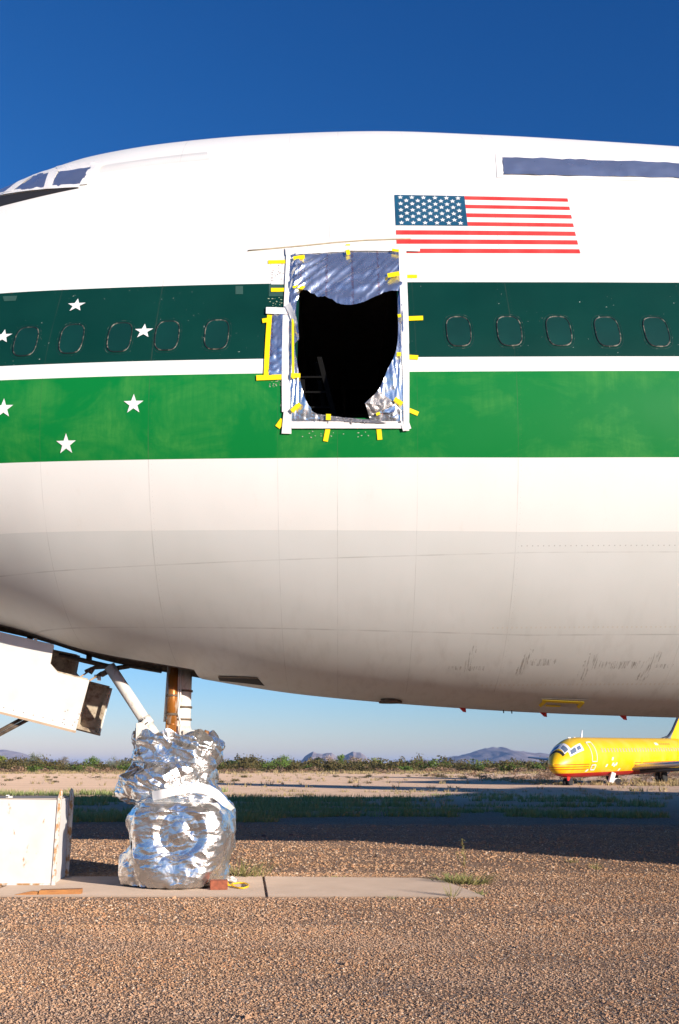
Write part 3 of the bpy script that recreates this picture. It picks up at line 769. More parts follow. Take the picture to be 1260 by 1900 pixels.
cs('white_tape_corner', ((746, 795), (761, 790)), 12, M_wtape, None, off=.028, wob=.008)
flap('curled_tape_end', [(529, 572), (539, 568), (551, 600), (547, 606)], M_wtape, (.03, .05, .07, .045), seed=9, nu=6, nv=6, amp=.01)
YT = [((498, 487), (531, 486.5), 6.5, 0), ((545, 486), (566, 483), 7, 1), ((503, 539), (528, 538.5), 7, 0), ((544, 538), (566, 541), 7, 1), ((646, 454), (646, 460), 8, 0), ((645, 470), (647, 479), 7, 1), ((727, 470), (740, 472), 4.5, 1), ((719, 518), (741, 514), 8, 1), ((755, 513.5), (774, 513.5), 6, 0),
      ((738, 593), (744, 592), 6, 1), ((757, 592), (785, 591), 8, 0), ((736, 662), (744, 662), 7, 1), ((759, 663), (776, 664), 8, 0), ((732, 742), (746, 752), 8, 1), ((759, 761), (776, 768), 8, 0), ((610, 770), (609.5, 781), 9, 1), ((608.5, 796), (604, 819), 9, 0), ((703, 796), (705, 816), 9, 0),
      ((557, 751), (542, 765), 8, 1), ((525, 779), (515, 793), 10, 0), ((544, 598), (545, 706), 4, 1), ((541, 700), (558, 700.5), 8, 1), ((698, 771), (705, 768), 5, 1)]
for a, b, w, hi in YT: cs('yellow_tape_strip', (a, b), w, M_ytape, None, off=.050 if hi else .008, wob=.003)
# side foil patch left of the door
sp = empty('foil_side_patch', (-.7, YC-3.2, 5.6), 'small crumpled foil panel edged with yellow tape left of the taped doorway', 'foil cover')
CO = Vector(sp.location)
flap('foil_sheet', [(505, 584), (530, 584), (528, 697), (499, 697)], M_foil, (.006, .006, .006, .006), seed=11, nu=16, nv=40, amp=.028)
for o in list(COL.objects)[-1:]: o.parent = sp
for a, b, w, nm in (((500.5, 586), (494, 700), 9, 0), ((476, 702), (528, 700), 9.5, 0), ((487, 597), (500, 595), 8, 0)):
    cv(strip('yellow_tape_strip', (a, b), w, M_ytape, None, off=.013, wob=.002), sp)
# upper deck foil strip and cockpit covers
ud = empty('foil_window_strip', (4.5, YC-2.0, 8.5), 'long blue reflecting foil strip covering the upper deck windows above the flag', 'foil cover')
CO = Vector(ud.location)
c = [ray(932.5, 293), ray(1255, 303.5), ray(1255, 331), ray(935, 325)]
ex = 3.0
def ext(a, b, L): d = (b[0]-a[0], b[1]-a[1]); return (b[0]+d[0]*L, b[1]+d[1]*L)
cc = [c[0], ext(c[0], c[1], 1.2), ext(c[3], c[2], 1.2), c[3]]
def flapxz(name, C, m, off, nu, nv, seed, amp, par, fx=6, fz=12):
    V = []
    for j in range(nv+1):
        for i in range(nu+1):
            s, t = i/nu, j/nv
            x = (1-s)*(1-t)*C[0][0]+s*(1-t)*C[1][0]+s*t*C[2][0]+(1-s)*t*C[3][0]; z = (1-s)*(1-t)*C[0][1]+s*(1-t)*C[1][1]+s*t*C[2][1]+(1-s)*t*C[3][1]
            e = (noise.noise(Vector((x*5, seed, 0)))*.018 if j in (0, nv) else 0)
            V.append(P(x, z+e, off+abs(noise.noise(Vector((x*fx, seed, z*fz))))*amp))
    Fq = [(j*(nu+1)+i, j*(nu+1)+i+1, (j+1)*(nu+1)+i+1, (j+1)*(nu+1)+i) for j in range(nv) for i in range(nu)]
    return cv(mesh_np(name, np.array(V), np.array(Fq), [m]), par)
M_foilb = foil_material('blue_reflecting_foil', False, .004, .8, (.74, .78, .86), .28, .90)
flapxz('foil_sheet', cc, M_foilb, .008, 90, 8, 2, .018, ud)
def cvp(name, q, m, par, **k): return cv(patch(name, q, m, None, **k), par)
cvp('white_tape_strip', [(919, 285), (932, 286), (935, 329), (922, 330)], M_wtape, ud, off=.005, nu=2, nv=6, wob=.004)
cvp('white_tape_strip', [(925, 284), (1250, 294), (1250, 304), (932, 293)], M_wtape, ud, off=.006, nu=40, nv=2, wob=.004)
cvp('white_tape_strip', [(922, 330), (935, 324.5), (1250, 330.5), (1250, 337)], M_wtape, ud, off=.005, nu=40, nv=2, wob=.004)
cp = empty('foil_cockpit_cover', (-4.2, YC-1.7, 8.4), 'dark blue foil panes taped with white over the cockpit side windows', 'foil cover')
CO = Vector(cp.location)
def pane(q, seed): flapxz('foil_pane', [ray(*v) for v in q], M_foilb, .012, 16, 10, seed, .012, cp, 9, 9)
pane([(111, 320), (170, 312), (151, 343), (95, 349)], 1); pane([(70, 326), (96, 321), (83, 351), (23, 357)], 2)
cvp('white_tape_strip', [(104, 310), (176, 302), (170, 312), (110, 320)], M_wtape, cp, off=.006, nu=12, nv=3, wob=.006)
cvp('white_tape_strip', [(96, 316), (111, 316), (96, 350), (82, 352)], M_wtape, cp, off=.018, nu=3, nv=8, wob=.004)
cvp('white_tape_strip', [(170, 308), (197, 302), (164, 343), (148, 345)], M_wtape, cp, off=.016, nu=4, nv=8, wob=.006)
cvp('white_tape_strip', [(0, 360), (150, 343), (147, 349), (0, 364)], M_wtape, cp, off=.016, nu=24, nv=2, wob=.003)
cvp('white_tape_strip', [(40, 336), (66, 326), (24, 357), (8, 360)], M_wtape, cp, off=.018, nu=4, nv=8, wob=.006)
cvp('white_tape_strip', [(60, 327.5), (104, 313), (100, 321), (68, 328)], M_wtape, cp, off=.017, nu=8, nv=3, wob=.006)
w0 = ray(38, 338); w1 = ray(9, 360)
try: flapxz('foil_pane', [(w0[0]-.42, w0[1]-.14), w0, w1, (w1[0]-.6, w1[1]-.10)], M_foilb, .014, 12, 8, 5, .01, cp)
except Exception as e: print('pane', e)

# ------------------------------------------------------------------ FOIL WRAP round the nose wheels
wrap = empty('foil_wheel_wrap', (gx, YC, 0.03), 'big crumpled silver foil bag wrapped round the nose wheels with a white tape band', 'foil wrap')
WO = Vector(wrap.location)
CR = [(60,210,905),(90,203,960),(130,200,1010),(170,215,1032),(200,222,1036),(240,212,1010),(300,205,978),(340,196,968),(380,178,955),(430,120,932),(470,62,915),(500,40,905),(540,46,925),(580,56,990),(620,70,1030),(660,96,1070),(700,165,1100),(735,225,1122),(770,190,1145),(820,150,1160),(870,140,1176),(930,146,1186),(1000,165,1188),(1060,168,1180),(1120,160,1170),(1160,128,1160),(1200,88,1148),(1250,62,1132),(1290,50,1122),(1350,44,1120),(1400,44,1122),(1450,62,1116),(1490,76,1100),(1515,90,1080)]
def bag_row(cy):
    ys = [r[0] for r in CR]; l = np.interp(cy, ys, [r[1] for r in CR]); r = np.interp(cy, ys, [r[2] for r in CR])
    a = on_y(200+l/5.04, 1350+cy/5.04, YC-.45); b = on_y(200+r/5.04, 1350+cy/5.04, YC-.45)
    return a.x, b.x, a.z
NU, NV = 440, 380; V = np.zeros((NV+1, NU, 3)); WX, WZ = on_y(200+680/5.04, 1350+985/5.04, YC-.62)[0], on_y(200+680/5.04, 1350+985/5.04, YC-.62)[2]
def crumple(v, seed, f=1.0):
    p = v*f+Vector((seed, seed*1.7, 0)); w = Vector((noise.noise(p*2.1), noise.noise(p*2.1+Vector((9, 0, 0))), noise.noise(p*2.1+Vector((0, 9, 0)))))*.35
    a = abs(noise.noise(p*2.6+w)); b = abs(noise.noise(p*6.0+w*2)); c = abs(noise.noise(p*14+w*3))
    return a, b, c
ROT = [Vector((.6, .64, .48)).rotation_difference(Vector((0, 0, 1))), Vector((-.3, .8, .52)).rotation_difference(Vector((1, 0, 0))), Vector((.7, -.3, .65)).rotation_difference(Vector((0, 1, 0)))]
def facet(p, k):
    return min(noise.voronoi(ROT[k] @ p, distance_metric='MANHATTAN')[0][0], 1.1)
for j in range(NV+1):
    cy = 60+(1515-60)*j/NV; x0, x1, z = bag_row(cy)
    low = max(0, min(1, (cy-560)/220)); x1 -= .075*low; x0 += .02*low; cxm = (x0+x1)/2; a = (x1-x0)/2; b = .42+.30*low
    if 330 < cy < 700: b = .48+.08*math.sin((cy-330)/370*math.pi)
    for i in range(NU):
        th = 2*math.pi*i/NU; c, s = math.cos(th), math.sin(th); e = 2.3+1.4*low
        r = (abs(c)**e+abs(s)**e)**(-1/e)
        x = cxm+a*c*r; y = -b*s*r            # s>0 faces the camera
        nrm = Vector((c/a, -s/b, 0)).normalized()
        p = Vector((x, y, z))
        k1, k2, k3 = crumple(p, 3.0)
        if low > .5 and y < -.25:            # sheet pulled tight over the tyre: flat facets and fine creases
            rr = math.hypot(x-WX, z-WZ); face = min(1, (-y-.25)/.3)
            hor = facet(Vector((x*3.6+5, y, z*13+.8*noise.noise(p*3))), 1)
            d = (facet(p*7.5, 0)-.45)*.013+(hor-.45)*.010*(.4+face*.6)+(facet(p*18, 2)-.45)*.0035+(k1-.2)*.012
            prof = 0
            if rr < .30: prof = -.04*(1-max(0, (rr-.24)/.06)) if rr > .24 else -.04
            if rr < .13: prof += .035*(1-rr/.13)**.6
            if .30 <= rr < .62: prof = .022*math.sin((rr-.30)/.32*math.pi)
            if rr > .56: prof -= min(.20, (rr-.56)*.8)
            d = d+prof*face
        else:
            d = (facet(p*2.6+Vector((0, 0, 3)), 0)-.45)*.075+(facet(p*6.5, 1)-.45)*.028+(facet(p*15, 2)-.45)*.008
            if cy < 720:
                # diagonal rolled folds of the gathered top
                q = (x-cxm)*.75+(z-1.4)*1.25
                d += (abs(noise.noise(Vector((q*3.6, th*.5, 5))))-.22)*.15
        if i and cy > 1440: d += .02*math.sin(th*23)*((cy-1440)/75)
        p = p+nrm*d*(.6 if abs(s) < .35 else 1)
        p.z += (k2-.15)*.03 if j > 6 else (noise.noise(Vector((c*2.5, s*2.5, 1)))*.10+.02)*(1-j/7)
        V[j, i] = (p.x-WO.x, p.y, max(p.z-WO.z, .002+.0004*(NV-j)))
Vt = V.reshape(-1, 3); Fq = []
ii = np.arange(NU); jj = np.arange(NV)
A = (jj[:, None]*NU+ii[None, :]); B = (jj[:, None]*NU+(ii+1)[None, :] % NU)
Fq = np.stack([A, B, B+NU, A+NU], -1).reshape(-1, 4)
mesh_np('crumpled_foil', Vt, Fq, [M_foilbag], wrap)
# inner turned-in rim at the top
top = V[0]; n2 = NU; rings = [top]
for k, (sc, dz) in enumerate(((.93, -.02), (.80, -.07), (.55, -.10), (.15, -.11))):
    c = top.mean(0); r = c+(top-c)*sc; r[:, 2] = top[:, 2]*(1-.2*k)+c[2]*.2*k+dz; rings.append(r)
Vr = np.concatenate(rings); Fr = [(k*n2+i, (k+1)*n2+i, (k+1)*n2+(i+1) % n2, k*n2+(i+1) % n2) for k in range(4) for i in range(n2)]
mesh_np('gathered_rim', Vr, np.array(Fr), [M_foilbag], wrap)
# white tape band across the wrap, following its front
def front_y(x, z):
    j = int(np.argmin(np.abs(V[:, NU//4, 2]-(z)))); row = V[j]; fr = row[row[:, 1] < 0]; return float(fr[np.argmin(np.abs(fr[:, 0]-x)), 1])
bandpx = [(425, 640, 58), (500, 625, 56), (600, 600, 54), (700, 580, 52), (800, 565, 56), (880, 570, 62), (940, 585, 66), (1000, 620, 60), (1060, 670, 54), (1110, 725, 44), (1145, 775, 30)]
bl = [on_y(200+a/5.04, 1350+b/5.04, YC-.5) for a, b, w in bandpx]; vs = []; fs = []
ww = [1.35*w/5.04/150/2 for _, _, w in bandpx]
N = 60; ts = np.linspace(0, len(bl)-1, N)
for k, t in enumerate(ts):
    i = min(int(t), len(bl)-2); f = t-i; p = bl[i].lerp(bl[i+1], f); q = (bl[i+1]-bl[i]); nrm = Vector((-q.z, 0, q.x)).normalized(); w = ww[i]*(1-f)+ww[i+1]*f
    yl = [min(front_y(p.x-WO.x+dx, p.z-WO.z+dz) for dx in (-.05, 0, .05) for dz in (-.04, 0, .04)) for _ in (0,)][0]
    for s in (-1, -.33, .33, 1):
        v = p+nrm*w*s; vs.append((v.x-WO.x, yl-.012+.004*s*s, v.z-WO.z))
for k in range(1, N-1):       # smooth the depth along the band
    pass
ys = np.array([v[1] for v in vs]).reshape(N, 4); kz = np.ones(9)/9
ys = np.stack([np.convolve(np.pad(ys[:, c], 4, 'edge'), kz, 'valid') for c in range(4)], 1).ravel()
vs = [(v[0], float(y)-.012, v[2]) for v, y in zip(vs, ys)]
fs = [(k*4+c, (k+1)*4+c, (k+1)*4+c+1, k*4+c+1) for k in range(N-1) for c in range(3)]
mesh_np('white_tape_band', np.array(vs), np.array(fs), [M_wtape], wrap)

# ------------------------------------------------------------------ small things round the nose gear
PADZ = .015
M_conc = Mat('dusty_concrete', .9, spec=.2); M_conc.b.inputs['Diffuse Roughness'].default_value = 1.0; M_conc.base(M_conc.mix(M_conc.noise(2.2, 6, .65).ramp(.3, .75), (.41, .31, .235), (.34, .255, .19))); M_conc.bump(M_conc.noise(60.0, 4), .003, .5); M_conc = M_conc.m
g = [on_ground(*p, PADZ) for p in ((165, 1664), (497, 1664), (483, 1629), (240, 1628), (200, 1640))]
mb = MB(); a = [on_ground(150, 1665, 0), on_ground(499, 1665, 0), on_ground(487, 1628.5, 0), on_ground(215, 1628.5, 0)]
mb.prism([(-3.9, 11.45, -.02), (-.80, 11.43, -.02), (-.98, 13.38, -.02), (-3.9, 13.38, -.02)], (0, 0, .035))
tag(mb.build('concrete_slab', M_conc, bevel=.006), kind='structure')
mb = MB(); mb.prism([(-.775, 11.43, -.02), (1.56, 11.40, -.02), (1.50, 11.8, -.02), (1.40, 12.3, -.02), (1.27, 12.95, -.02), (1.0, 13.22, -.02), (-.955, 13.38, -.02)], (0, 0, .035))
tag(mb.build('concrete_slab', M_conc, bevel=.006), kind='structure')
M_brick = plain('red_brown_timber', (.30, .085, .04), .8, var=.35, sc=20)
c = on_ground(405, 1651, PADZ); mb = MB(); mb.box((c.x, c.y+.05, PADZ+.05), (.20, .14, .10), rz=.1)
tag(mb.build('wheel_chock', M_brick, bevel=.006), 'red brown wooden block under the right lower edge of the foil wrap', 'chock')
M_ycord = plain('yellow_plastic_cord', (.85, .50, .01), .45)
pts = [(421, 1628), (423, 1636), (430, 1643), (440, 1647), (452, 1648), (460, 1645), (461, 1641), (455, 1638.5), (445, 1638), (436, 1639), (431, 1640)]
P3 = []
for k, p in enumerate(pts):
    q = on_ground(p[0], p[1]+(0 if k > 1 else 6), PADZ+.012+(.08 if k == 0 else .03 if k == 1 else 0)); P3.append(q)
tag(MB().tube(P3, .0105, n=8).build('rope_loop', M_ycord), 'thin yellow cord looping out of the foil wrap onto the concrete slab', 'rope')
M_rag = plain('pale_plastic_scrap', (.66, .62, .55), .5)
c = on_ground(427, 1637, PADZ); vs = []; fs = []
for j in range(9):
    for i in range(9): vs.append((c.x+(i-4)*.022+.01*noise.noise(Vector((i, j, 0))), c.y+(j-4)*.03, PADZ+.005+max(0, .07*(1-((i-4)**2+(j-4)**2)/30))*(.6+abs(noise.noise(Vector((i*.7, j*.7, 3)))))))
fs = [(j*9+i, j*9+i+1, j*9+i+10, j*9+i+9) for j in range(8) for i in range(8)]
tag(mesh_np('plastic_scrap', np.array(vs), np.array(fs), [M_rag], smooth=False), 'crumpled pale plastic scrap lying beside the yellow cord', 'scrap')
M_wood = Mat('orange_wood', .7); M_wood.base(M_wood.mix(M_wood.noise((3.0, 40.0, 40.0), 5).ramp(.3, .7), (.50, .22, .06), (.33, .13, .04))); M_wood = M_wood.m
w0, w1 = on_ground(72, 1662), on_ground(151, 1661)
mb = MB(); mb.prism([(w0.x, w0.y-.04, .0), (w1.x, w1.y-.03, .0), (w1.x, w1.y-.03, .065), (w0.x+.01, w0.y-.04, .060)], (-.01, .12, 0))
tag(mb.build('wood_plank', M_wood, bevel=.004), 'short orange brown wooden board lying on gravel by the slab corner', 'plank')
w0, w1 = on_ground(20, 1663), on_ground(70, 1662)
mb = MB(); mb.prism([(w0.x, w0.y-.02, 0), (w1.x, w1.y-.04, .0), (w1.x+.005, w1.y-.04, .045), (w1.x-.06, w1.y-.04, .05), (w0.x, w0.y-.02, .008)], (0, .06, 0))
tag(mb.build('wood_splinter', M_wood), 'thin pointed wooden splinter left of the orange board', 'plank')
# white steel box
sb = empty('steel_box', (-4.2, 12.9, 0), 'rusty edged white steel box with two upright corner posts standing on the gravel', 'box')
BO = Vector(sb.location)
M_box = Mat('worn_white_steel', .5); 
_r = M_box.noise((9.0, 9.0, 4.0), 6, .7).ramp(.63, .70); _x, _y, _z = M_box.xyz()
_e = (_z.lt(.035)).mx(0.0)*M_box.noise(14.0, 4).ramp(.40, .55)
M_box.base(M_box.mix(_r.mx(_e), M_box.mix(M_box.noise(3.0, 4).ramp(.4, .8), (.74, .71, .655), (.70, .63, .53)), (.42, .22, .08))); M_box = M_box.m
M_rusty = Mat('rusty_white_steel', .6); M_rusty.base(M_rusty.mix(M_rusty.noise((22.0, 22.0, 12.0), 6, .7).ramp(.46, .58), (.74, .68, .60), (.50, .25, .08))); M_rusty = M_rusty.m
f0, f1 = on_y(97, 1645, 12.42), on_y(109, 1484, 12.42)
r0, r1 = on_y(121, 1629, 13.4), on_y(131.5, 1481, 13.4)
XL = -6.2
def L(v): return Vector(v)-BO
mb = MB(); mb.prism([L((XL, 12.42, .012)), L((f0.x, 12.42, .012)), L((f1.x-.02, 12.42, f1.z)), L((XL, 12.42, f1.z+.02))], (0, .012, 0)); mb.build('front_panel', M_box, sb)
mb = MB(); mb.prism([L((XL, 13.40, .012)), L((r0.x, 13.40, .012)), L((r1.x-.02, 13.40, f1.z)), L((XL, 13.40, f1.z+.02))], (0, -.012, 0)); mb.build('rear_panel', M_box, sb)
mb = MB(); mb.add([L((f0.x, 12.44, .012)), L((r0.x, 13.38, .012)), L((r1.x-.02, 13.38, f1.z)), L((f1.x-.02, 12.44, f1.z)), L((f0.x-.012, 12.44, .012)), L((r0.x-.012, 13.38, .012)), L((r1.x-.032, 13.38, f1.z)), L((f1.x-.032, 12.44, f1.z))],
    [(0, 1, 2, 3), (7, 6, 5, 4), (0, 4, 5, 1), (1, 5, 6, 2), (2, 6, 7, 3), (3, 7, 4, 0)]); mb.build('end_panel', M_white, sb)
mb = MB(); mb.prism([L((XL, 12.425, f1.z+.004)), L((f1.x-.03, 12.425, f1.z+.004)), L((r1.x-.04, 13.39, f1.z+.004)), L((XL, 13.39, f1.z+.004))], (0, 0, .014)); mb.build('top_panel', plain('grey_brown_top', (.42, .36, .30), .8), sb)  # top coloured a darker grey-brown than the side panels
f2 = on_y(113, 1464, 12.42); r2 = on_y(132, 1462, 13.4)
for a, b, c, y in ((f0, f1, f2, 12.405), (r0, r1, r2, 13.385)):
    mb = MB(); w = .042 if y < 13 else .05
    mb.prism([L((a.x-w*.2, y, .0)), L((a.x+w*.8, y, .0)), L((b.x+w*.8, y, b.z)), L((c.x+w*.6, y, c.z-.03)), L((c.x+w*.1, y, c.z)), L((c.x-w*.3, y, c.z-.04)), L((b.x-w*.2, y, b.z))], (0, .03, 0)); mb.build('corner_post', M_rusty, sb)
mb = MB(); c = on_y(14, 1481, 12.5); mb.box(L((c.x+.02, 12.5, f1.z+.03)), (.07, .04, .02)); mb.box(L((c.x, 12.5, f1.z+.04)), (.03, .04, .03)); mb.build('paint_flake', M_white, sb)
# stepladder inside the doorway
ld = empty('step_ladder', (-.2, YC-2.2, Z0D-.13), 'grey step ladder standing in the dark cabin behind the torn foil', 'ladder')
LO = Vector(ld.location); M_lad = simple('ladder_shade_black', (.010, .010, .010), 1.0, 0.0, .0)  # aluminium ladder coloured near-black, cabin shade put into its base colour
def rail(p, q, y0, y1):
    a, b = on_y(*p, y0), on_y(*q, y1); mb = MB(); d = b-a; off = Vector((.055, 0, 0)); mb.prism([a-LO, a+off-LO, b+off-LO, b-LO], (0, .03, 0)); mb.build('ladder_rail', M_lad, ld); return a, b
ra = rail((588, 662), (620, 790), YC-2.35, YC-2.45); rb = rail((583, 672), (601, 790), YC-1.9, YC-1.75)
rc = rail((556, 700), (560, 790), YC-2.35, YC-2.45)
for k in range(4):
    f = .3+k*.22; a = ra[0].lerp(ra[1], f); mb = MB(); mb.box(Vector((a.x-.16, a.y+.02, a.z))-LO, (.34, .05, .02)); mb.build('ladder_rung', M_lad, ld)

# ------------------------------------------------------------------ GROUND
def gz(x, y):
    r = math.hypot((x-34)/40, (y-96)/42); z = 0
    if r < 1: z -= .16*(1-r*r)**2
    return z
gxs = sorted(set([-20000, -9000, -4000, -2000, -1000, -500, -250]+[round(v, 3) for v in np.linspace(-160, 200, 121)]+[400, 800, 1600, 4000, 9000, 20000]))
gys = sorted(set([-3000, -800, -200, -60, -20]+[round(v, 3) for v in np.linspace(-5, 40, 46)]+[round(v, 3) for v in np.linspace(42, 200, 60)]+[260, 350, 500, 800, 1500, 3000, 6000, 12000, 24000]))
V = np.array([(x, y, gz(x, y)) for y in gys for x in gxs]); nx = len(gxs)
Fq = np.array([(j*nx+i, j*nx+i+1, (j+1)*nx+i+1, (j+1)*nx+i) for j in range(len(gys)-1) for i in range(nx-1)])
G = Mat('desert_ground', .95, spec=.15); G.b.inputs['Diffuse Roughness'].default_value = 1.0; x, y, z = G.xyz()
near = y.ramp(24, 44).inv()
warp = (G.noise(.16, 3)-.5)*7
v1 = G.voro(42.0, 'F1', 1); v2 = G.voro(95.0, 'F1', 1)
sepc = G.nt.nodes.new('ShaderNodeSeparateColor'); G.nt.links.new(v1, sepc.inputs[0]); rc1 = S(G.nt, sepc.outputs[0]); rc2 = S(G.nt, sepc.outputs[1])
grav = G.mix(rc1.ramp(0, 1), (.36, .20, .115), (.60, .385, .235)); grav = G.mix((rc2.gt(.86))*.8, grav, (.66, .53, .42)); grav = G.mix(rc2.lt(.13)*.8, grav, (.16, .10, .075))
grav = G.mix(G.noise(.45, 5).ramp(.35, .7)*.45, grav, (.30, .19, .135))
dirt = G.mix(G.noise((.05, .25, 1.0), 6, .6).ramp(.35, .7), (.56, .385, .26), (.47, .32, .215))
dirt = G.mix(G.noise(2.6, 5, .7).ramp(.5, .8)*.4, dirt, (.26, .17, .12))
straw = G.mix(G.noise((.12, .12, 1.0), 6, .7).ramp(.4, .62), dirt, (.42, .31, .15))
yf = (y+warp*3).ramp(165, 190)*.8
c = G.mix(near, dirt, grav); c = G.mix(yf, c, straw)
c = G.mix((y+warp*4).ramp(240, 330)*.75, c, (.24, .17, .09))
G.base(c)
G.bump((G.voro(42.0)*-.8+G.voro(95.0)*-.4+G.noise(7.0, 4)*1.2)*(near*.85+.15), .045, 1.0)
tag(mesh_np('ground', V, Fq, [G.m], smooth=False), kind='structure')
# loose stones
def stones():
    pts = []
    def area(n, y0, y1, smin, smax):
        k = 0
        yy = rng.uniform(y0, y1, n*2); xx = rng.uniform(-1, 1, n*2)*(yy*.37+.8)
        keep = rng.uniform(0, 1, n*2) < (yy*.37+.8)/(y1*.37+.8)
        yy, xx = yy[keep][:n], xx[keep][:n]
        s = smin+(smax-smin)*rng.uniform(0, 1, len(xx))**2.6
        return xx, yy, s
    A = [area(190000, 5.4, 9.5, .0028, .0105), area(130000, 9.0, 14, .0038, .015), area(80000, 13.5, 25, .007, .024), area(900, 5.4, 24, .013, .026)]
    xx = np.concatenate([a[0] for a in A]); yy = np.concatenate([a[1] for a in A]); s = np.concatenate([a[2] for a in A])
    # patchy density
    dn = np.sin(xx*1.3+np.sin(yy*.9)*2)*np.sin(yy*1.7+xx*.6)+.6*np.sin(xx*3.7+yy*2.3)
    dn += 1.1*np.sin(yy*5.2+np.sin(xx*.7)*1.6)*np.sin(xx*.45+1)
    keep = rng.uniform(-1.9, 1.0, len(xx)) < dn*.7+.15
    inpad = (xx > -3.92) & (xx < 1.58-(np.clip(yy, 11.4, 13.4)-11.4)*.18) & (yy > 11.40) & (yy < 13.40)
    keep &= ~inpad
    xx, yy, s = xx[keep], yy[keep], s[keep]; n = len(xx)
    base = np.array([(1, 0, 0), (-1, 0, 0), (0, 1, 0), (0, -1, 0), (0, 0, 1), (0, 0, -1)], float)
    V = base[None]*(1+rng.uniform(-.35, .35, (n, 6, 3)))+rng.uniform(-.28, .28, (n, 6, 3))
    V *= (s[:, None]*np.stack([rng.uniform(.7, 1.3, n), rng.uniform(.6, 1.1, n), rng.uniform(.4, .8, n)], 1))[:, None, :]
    th = rng.uniform(0, 6.283, n); c, q = np.cos(th)[:, None], np.sin(th)[:, None]
    X = V[:, :, 0]*c-V[:, :, 1]*q+xx[:, None]; Y = V[:, :, 0]*q+V[:, :, 1]*c+yy[:, None]; Z = V[:, :, 2]+s[:, None]*.22
    V = np.stack([X, Y, Z], -1).reshape(-1, 3)
    tri = np.array([(0, 2, 4), (2, 1, 4), (1, 3, 4), (3, 0, 4), (2, 0, 5), (1, 2, 5), (3, 1, 5), (0, 3, 5)])
    Fq = (tri[None]+6*np.arange(n)[:, None, None]).reshape(-1, 3)
    return V, Fq
Mst = Mat('gravel_stone', .85, spec=.25); Mst.b.inputs['Diffuse Roughness'].default_value = 1.0
gi = Mst.nt.nodes.new('ShaderNodeNewGeometry'); rr = S(Mst.nt, gi.outputs['Random Per Island'])
c = Mst.mix(rr.ramp(0, .7), (.33, .175, .09), (.62, .385, .22)); c = Mst.mix(rr.gt(.93), c, (.70, .55, .40)); c = Mst.mix(rr.near(.8, .035), c, (.55, .27, .13)); c = Mst.mix(rr.near(.86, .02), c, (.17, .14, .13))
c = Mst.mix(Mst.noise((.35, 1.1, 1.0), 5, .6).ramp(.42, .68)*.65, c, (.50, .335, .225)); c = Mst.mix(Mst.noise((.8, 2.2, 1.0), 4).ramp(.58, .75)*.4, c, (.22, .14, .10)); Mst.base(c)
V, Fq = stones(); tag(mesh_np('gravel', V, Fq, [Mst.m], smooth=False), kind='stuff')

# ------------------------------------------------------------------ vegetation
def leafmat(name, a, b, rough=.7, trans=.0):
    M = Mat(name, rough, spec=.2); gi = M.nt.nodes.new('ShaderNodeNewGeometry'); r = S(M.nt, gi.outputs['Random Per Island'])
    M.base(M.mix(r, a, b)); return M.m
M_grass = leafmat('green_weed', (.19, .24, .07), (.34, .36, .14)); M_dry = leafmat('dry_grass', (.46, .34, .16), (.34, .26, .13))
def tufts(xx, yy, h, spread, nb, w, zfun=gz, lean=.5):
    """blades: thin triangles fanned round each tuft"""
    n = len(xx); X = np.repeat(xx, nb); Y = np.repeat(yy, nb); Hh = np.repeat(h, nb)*rng.uniform(.5, 1.15, n*nb); W_ = np.repeat(w, nb)
    th = rng.uniform(0, 6.283, n*nb); rad = np.repeat(spread, nb)*rng.uniform(0, 1, n*nb)**.6
    bx, by = X+rad*np.cos(th), Y+rad*np.sin(th); bz = np.array([zfun(a, b) for a, b in zip(xx, yy)]).repeat(nb)-.01
    la = th+rng.uniform(-.7, .7, n*nb); L = Hh*rng.uniform(.1, lean*1.6, n*nb)
    dx, dy = np.cos(la+1.57)*W_, np.sin(la+1.57)*W_
    v0 = np.stack([bx-dx, by-dy, bz], 1); v1 = np.stack([bx+dx, by+dy, bz], 1)
    v2 = np.stack([bx+np.cos(la)*L, by+np.sin(la)*L, bz+Hh], 1)
    V = np.stack([v0, v1, v2], 1).reshape(-1, 3); return V, np.arange(len(V)).reshape(-1, 3)
def band_pts(n, x0, x1, y0, y1, thr, sc=(.10, .35), seed=0):
    out = []
    while len(out) < n:
        x, y = random.uniform(x0, x1), random.uniform(y0, y1)
        if noise.noise(Vector((x*sc[0], y*sc[1], seed)))+.35*noise.noise(Vector((x*.6, y*.9, seed+5))) > thr: out.append((x, y))
    a = np.array(out); return a[:, 0], a[:, 1]
Vs = []; Fs = []; off = 0
def addt(x, y, hmin, hmax, sp, nb, w, lean=.5):
    global off
    h = rng.uniform(hmin, hmax, len(x)); V, Fq = tufts(x, y, h, h*sp, nb, np.full(len(x), w), lean=lean); Vs.append(V); Fs.append(Fq+off); off += len(V)
def flush(name, mat, label=None):
    global Vs, Fs, off
    tag(mesh_np(name, np.concatenate(Vs), np.concatenate(Fs), [mat], smooth=False), kind='stuff'); Vs, Fs, off = [], [], 0
addt(*band_pts(900, -9, 9.0, 26.0, 29.5, -.05, seed=1), .10, .26, .9, 16, .014)
addt(*band_pts(500, -5, 8.0, 29, 35, .12, seed=2), .07, .2, .9, 14, .015)
addt(*band_pts(1100, -14, 11.0, 35, 44, -.02, seed=3), .10, .30, .9, 14, .018)
addt(*band_pts(900, -24, -6, 40, 56, .0, seed=4), .12, .34, .9, 12, .02)
addt(*band_pts(200, -12, -5, 26, 38, .1, seed=6), .08, .22, .9, 14, .016)
addt(*band_pts(60, 8.5, 11, 22, 25, -.1, seed=6), .08, .2, .9, 14, .014)
addt(*band_pts(140, 4, 14, 30, 50, .2, seed=7), .08, .2, .9, 10, .016)
flush('green_weeds', M_grass)
addt(*band_pts(420, -40, 60, 55, 160, .2, seed=8), .15, .40, .9, 12, .03)
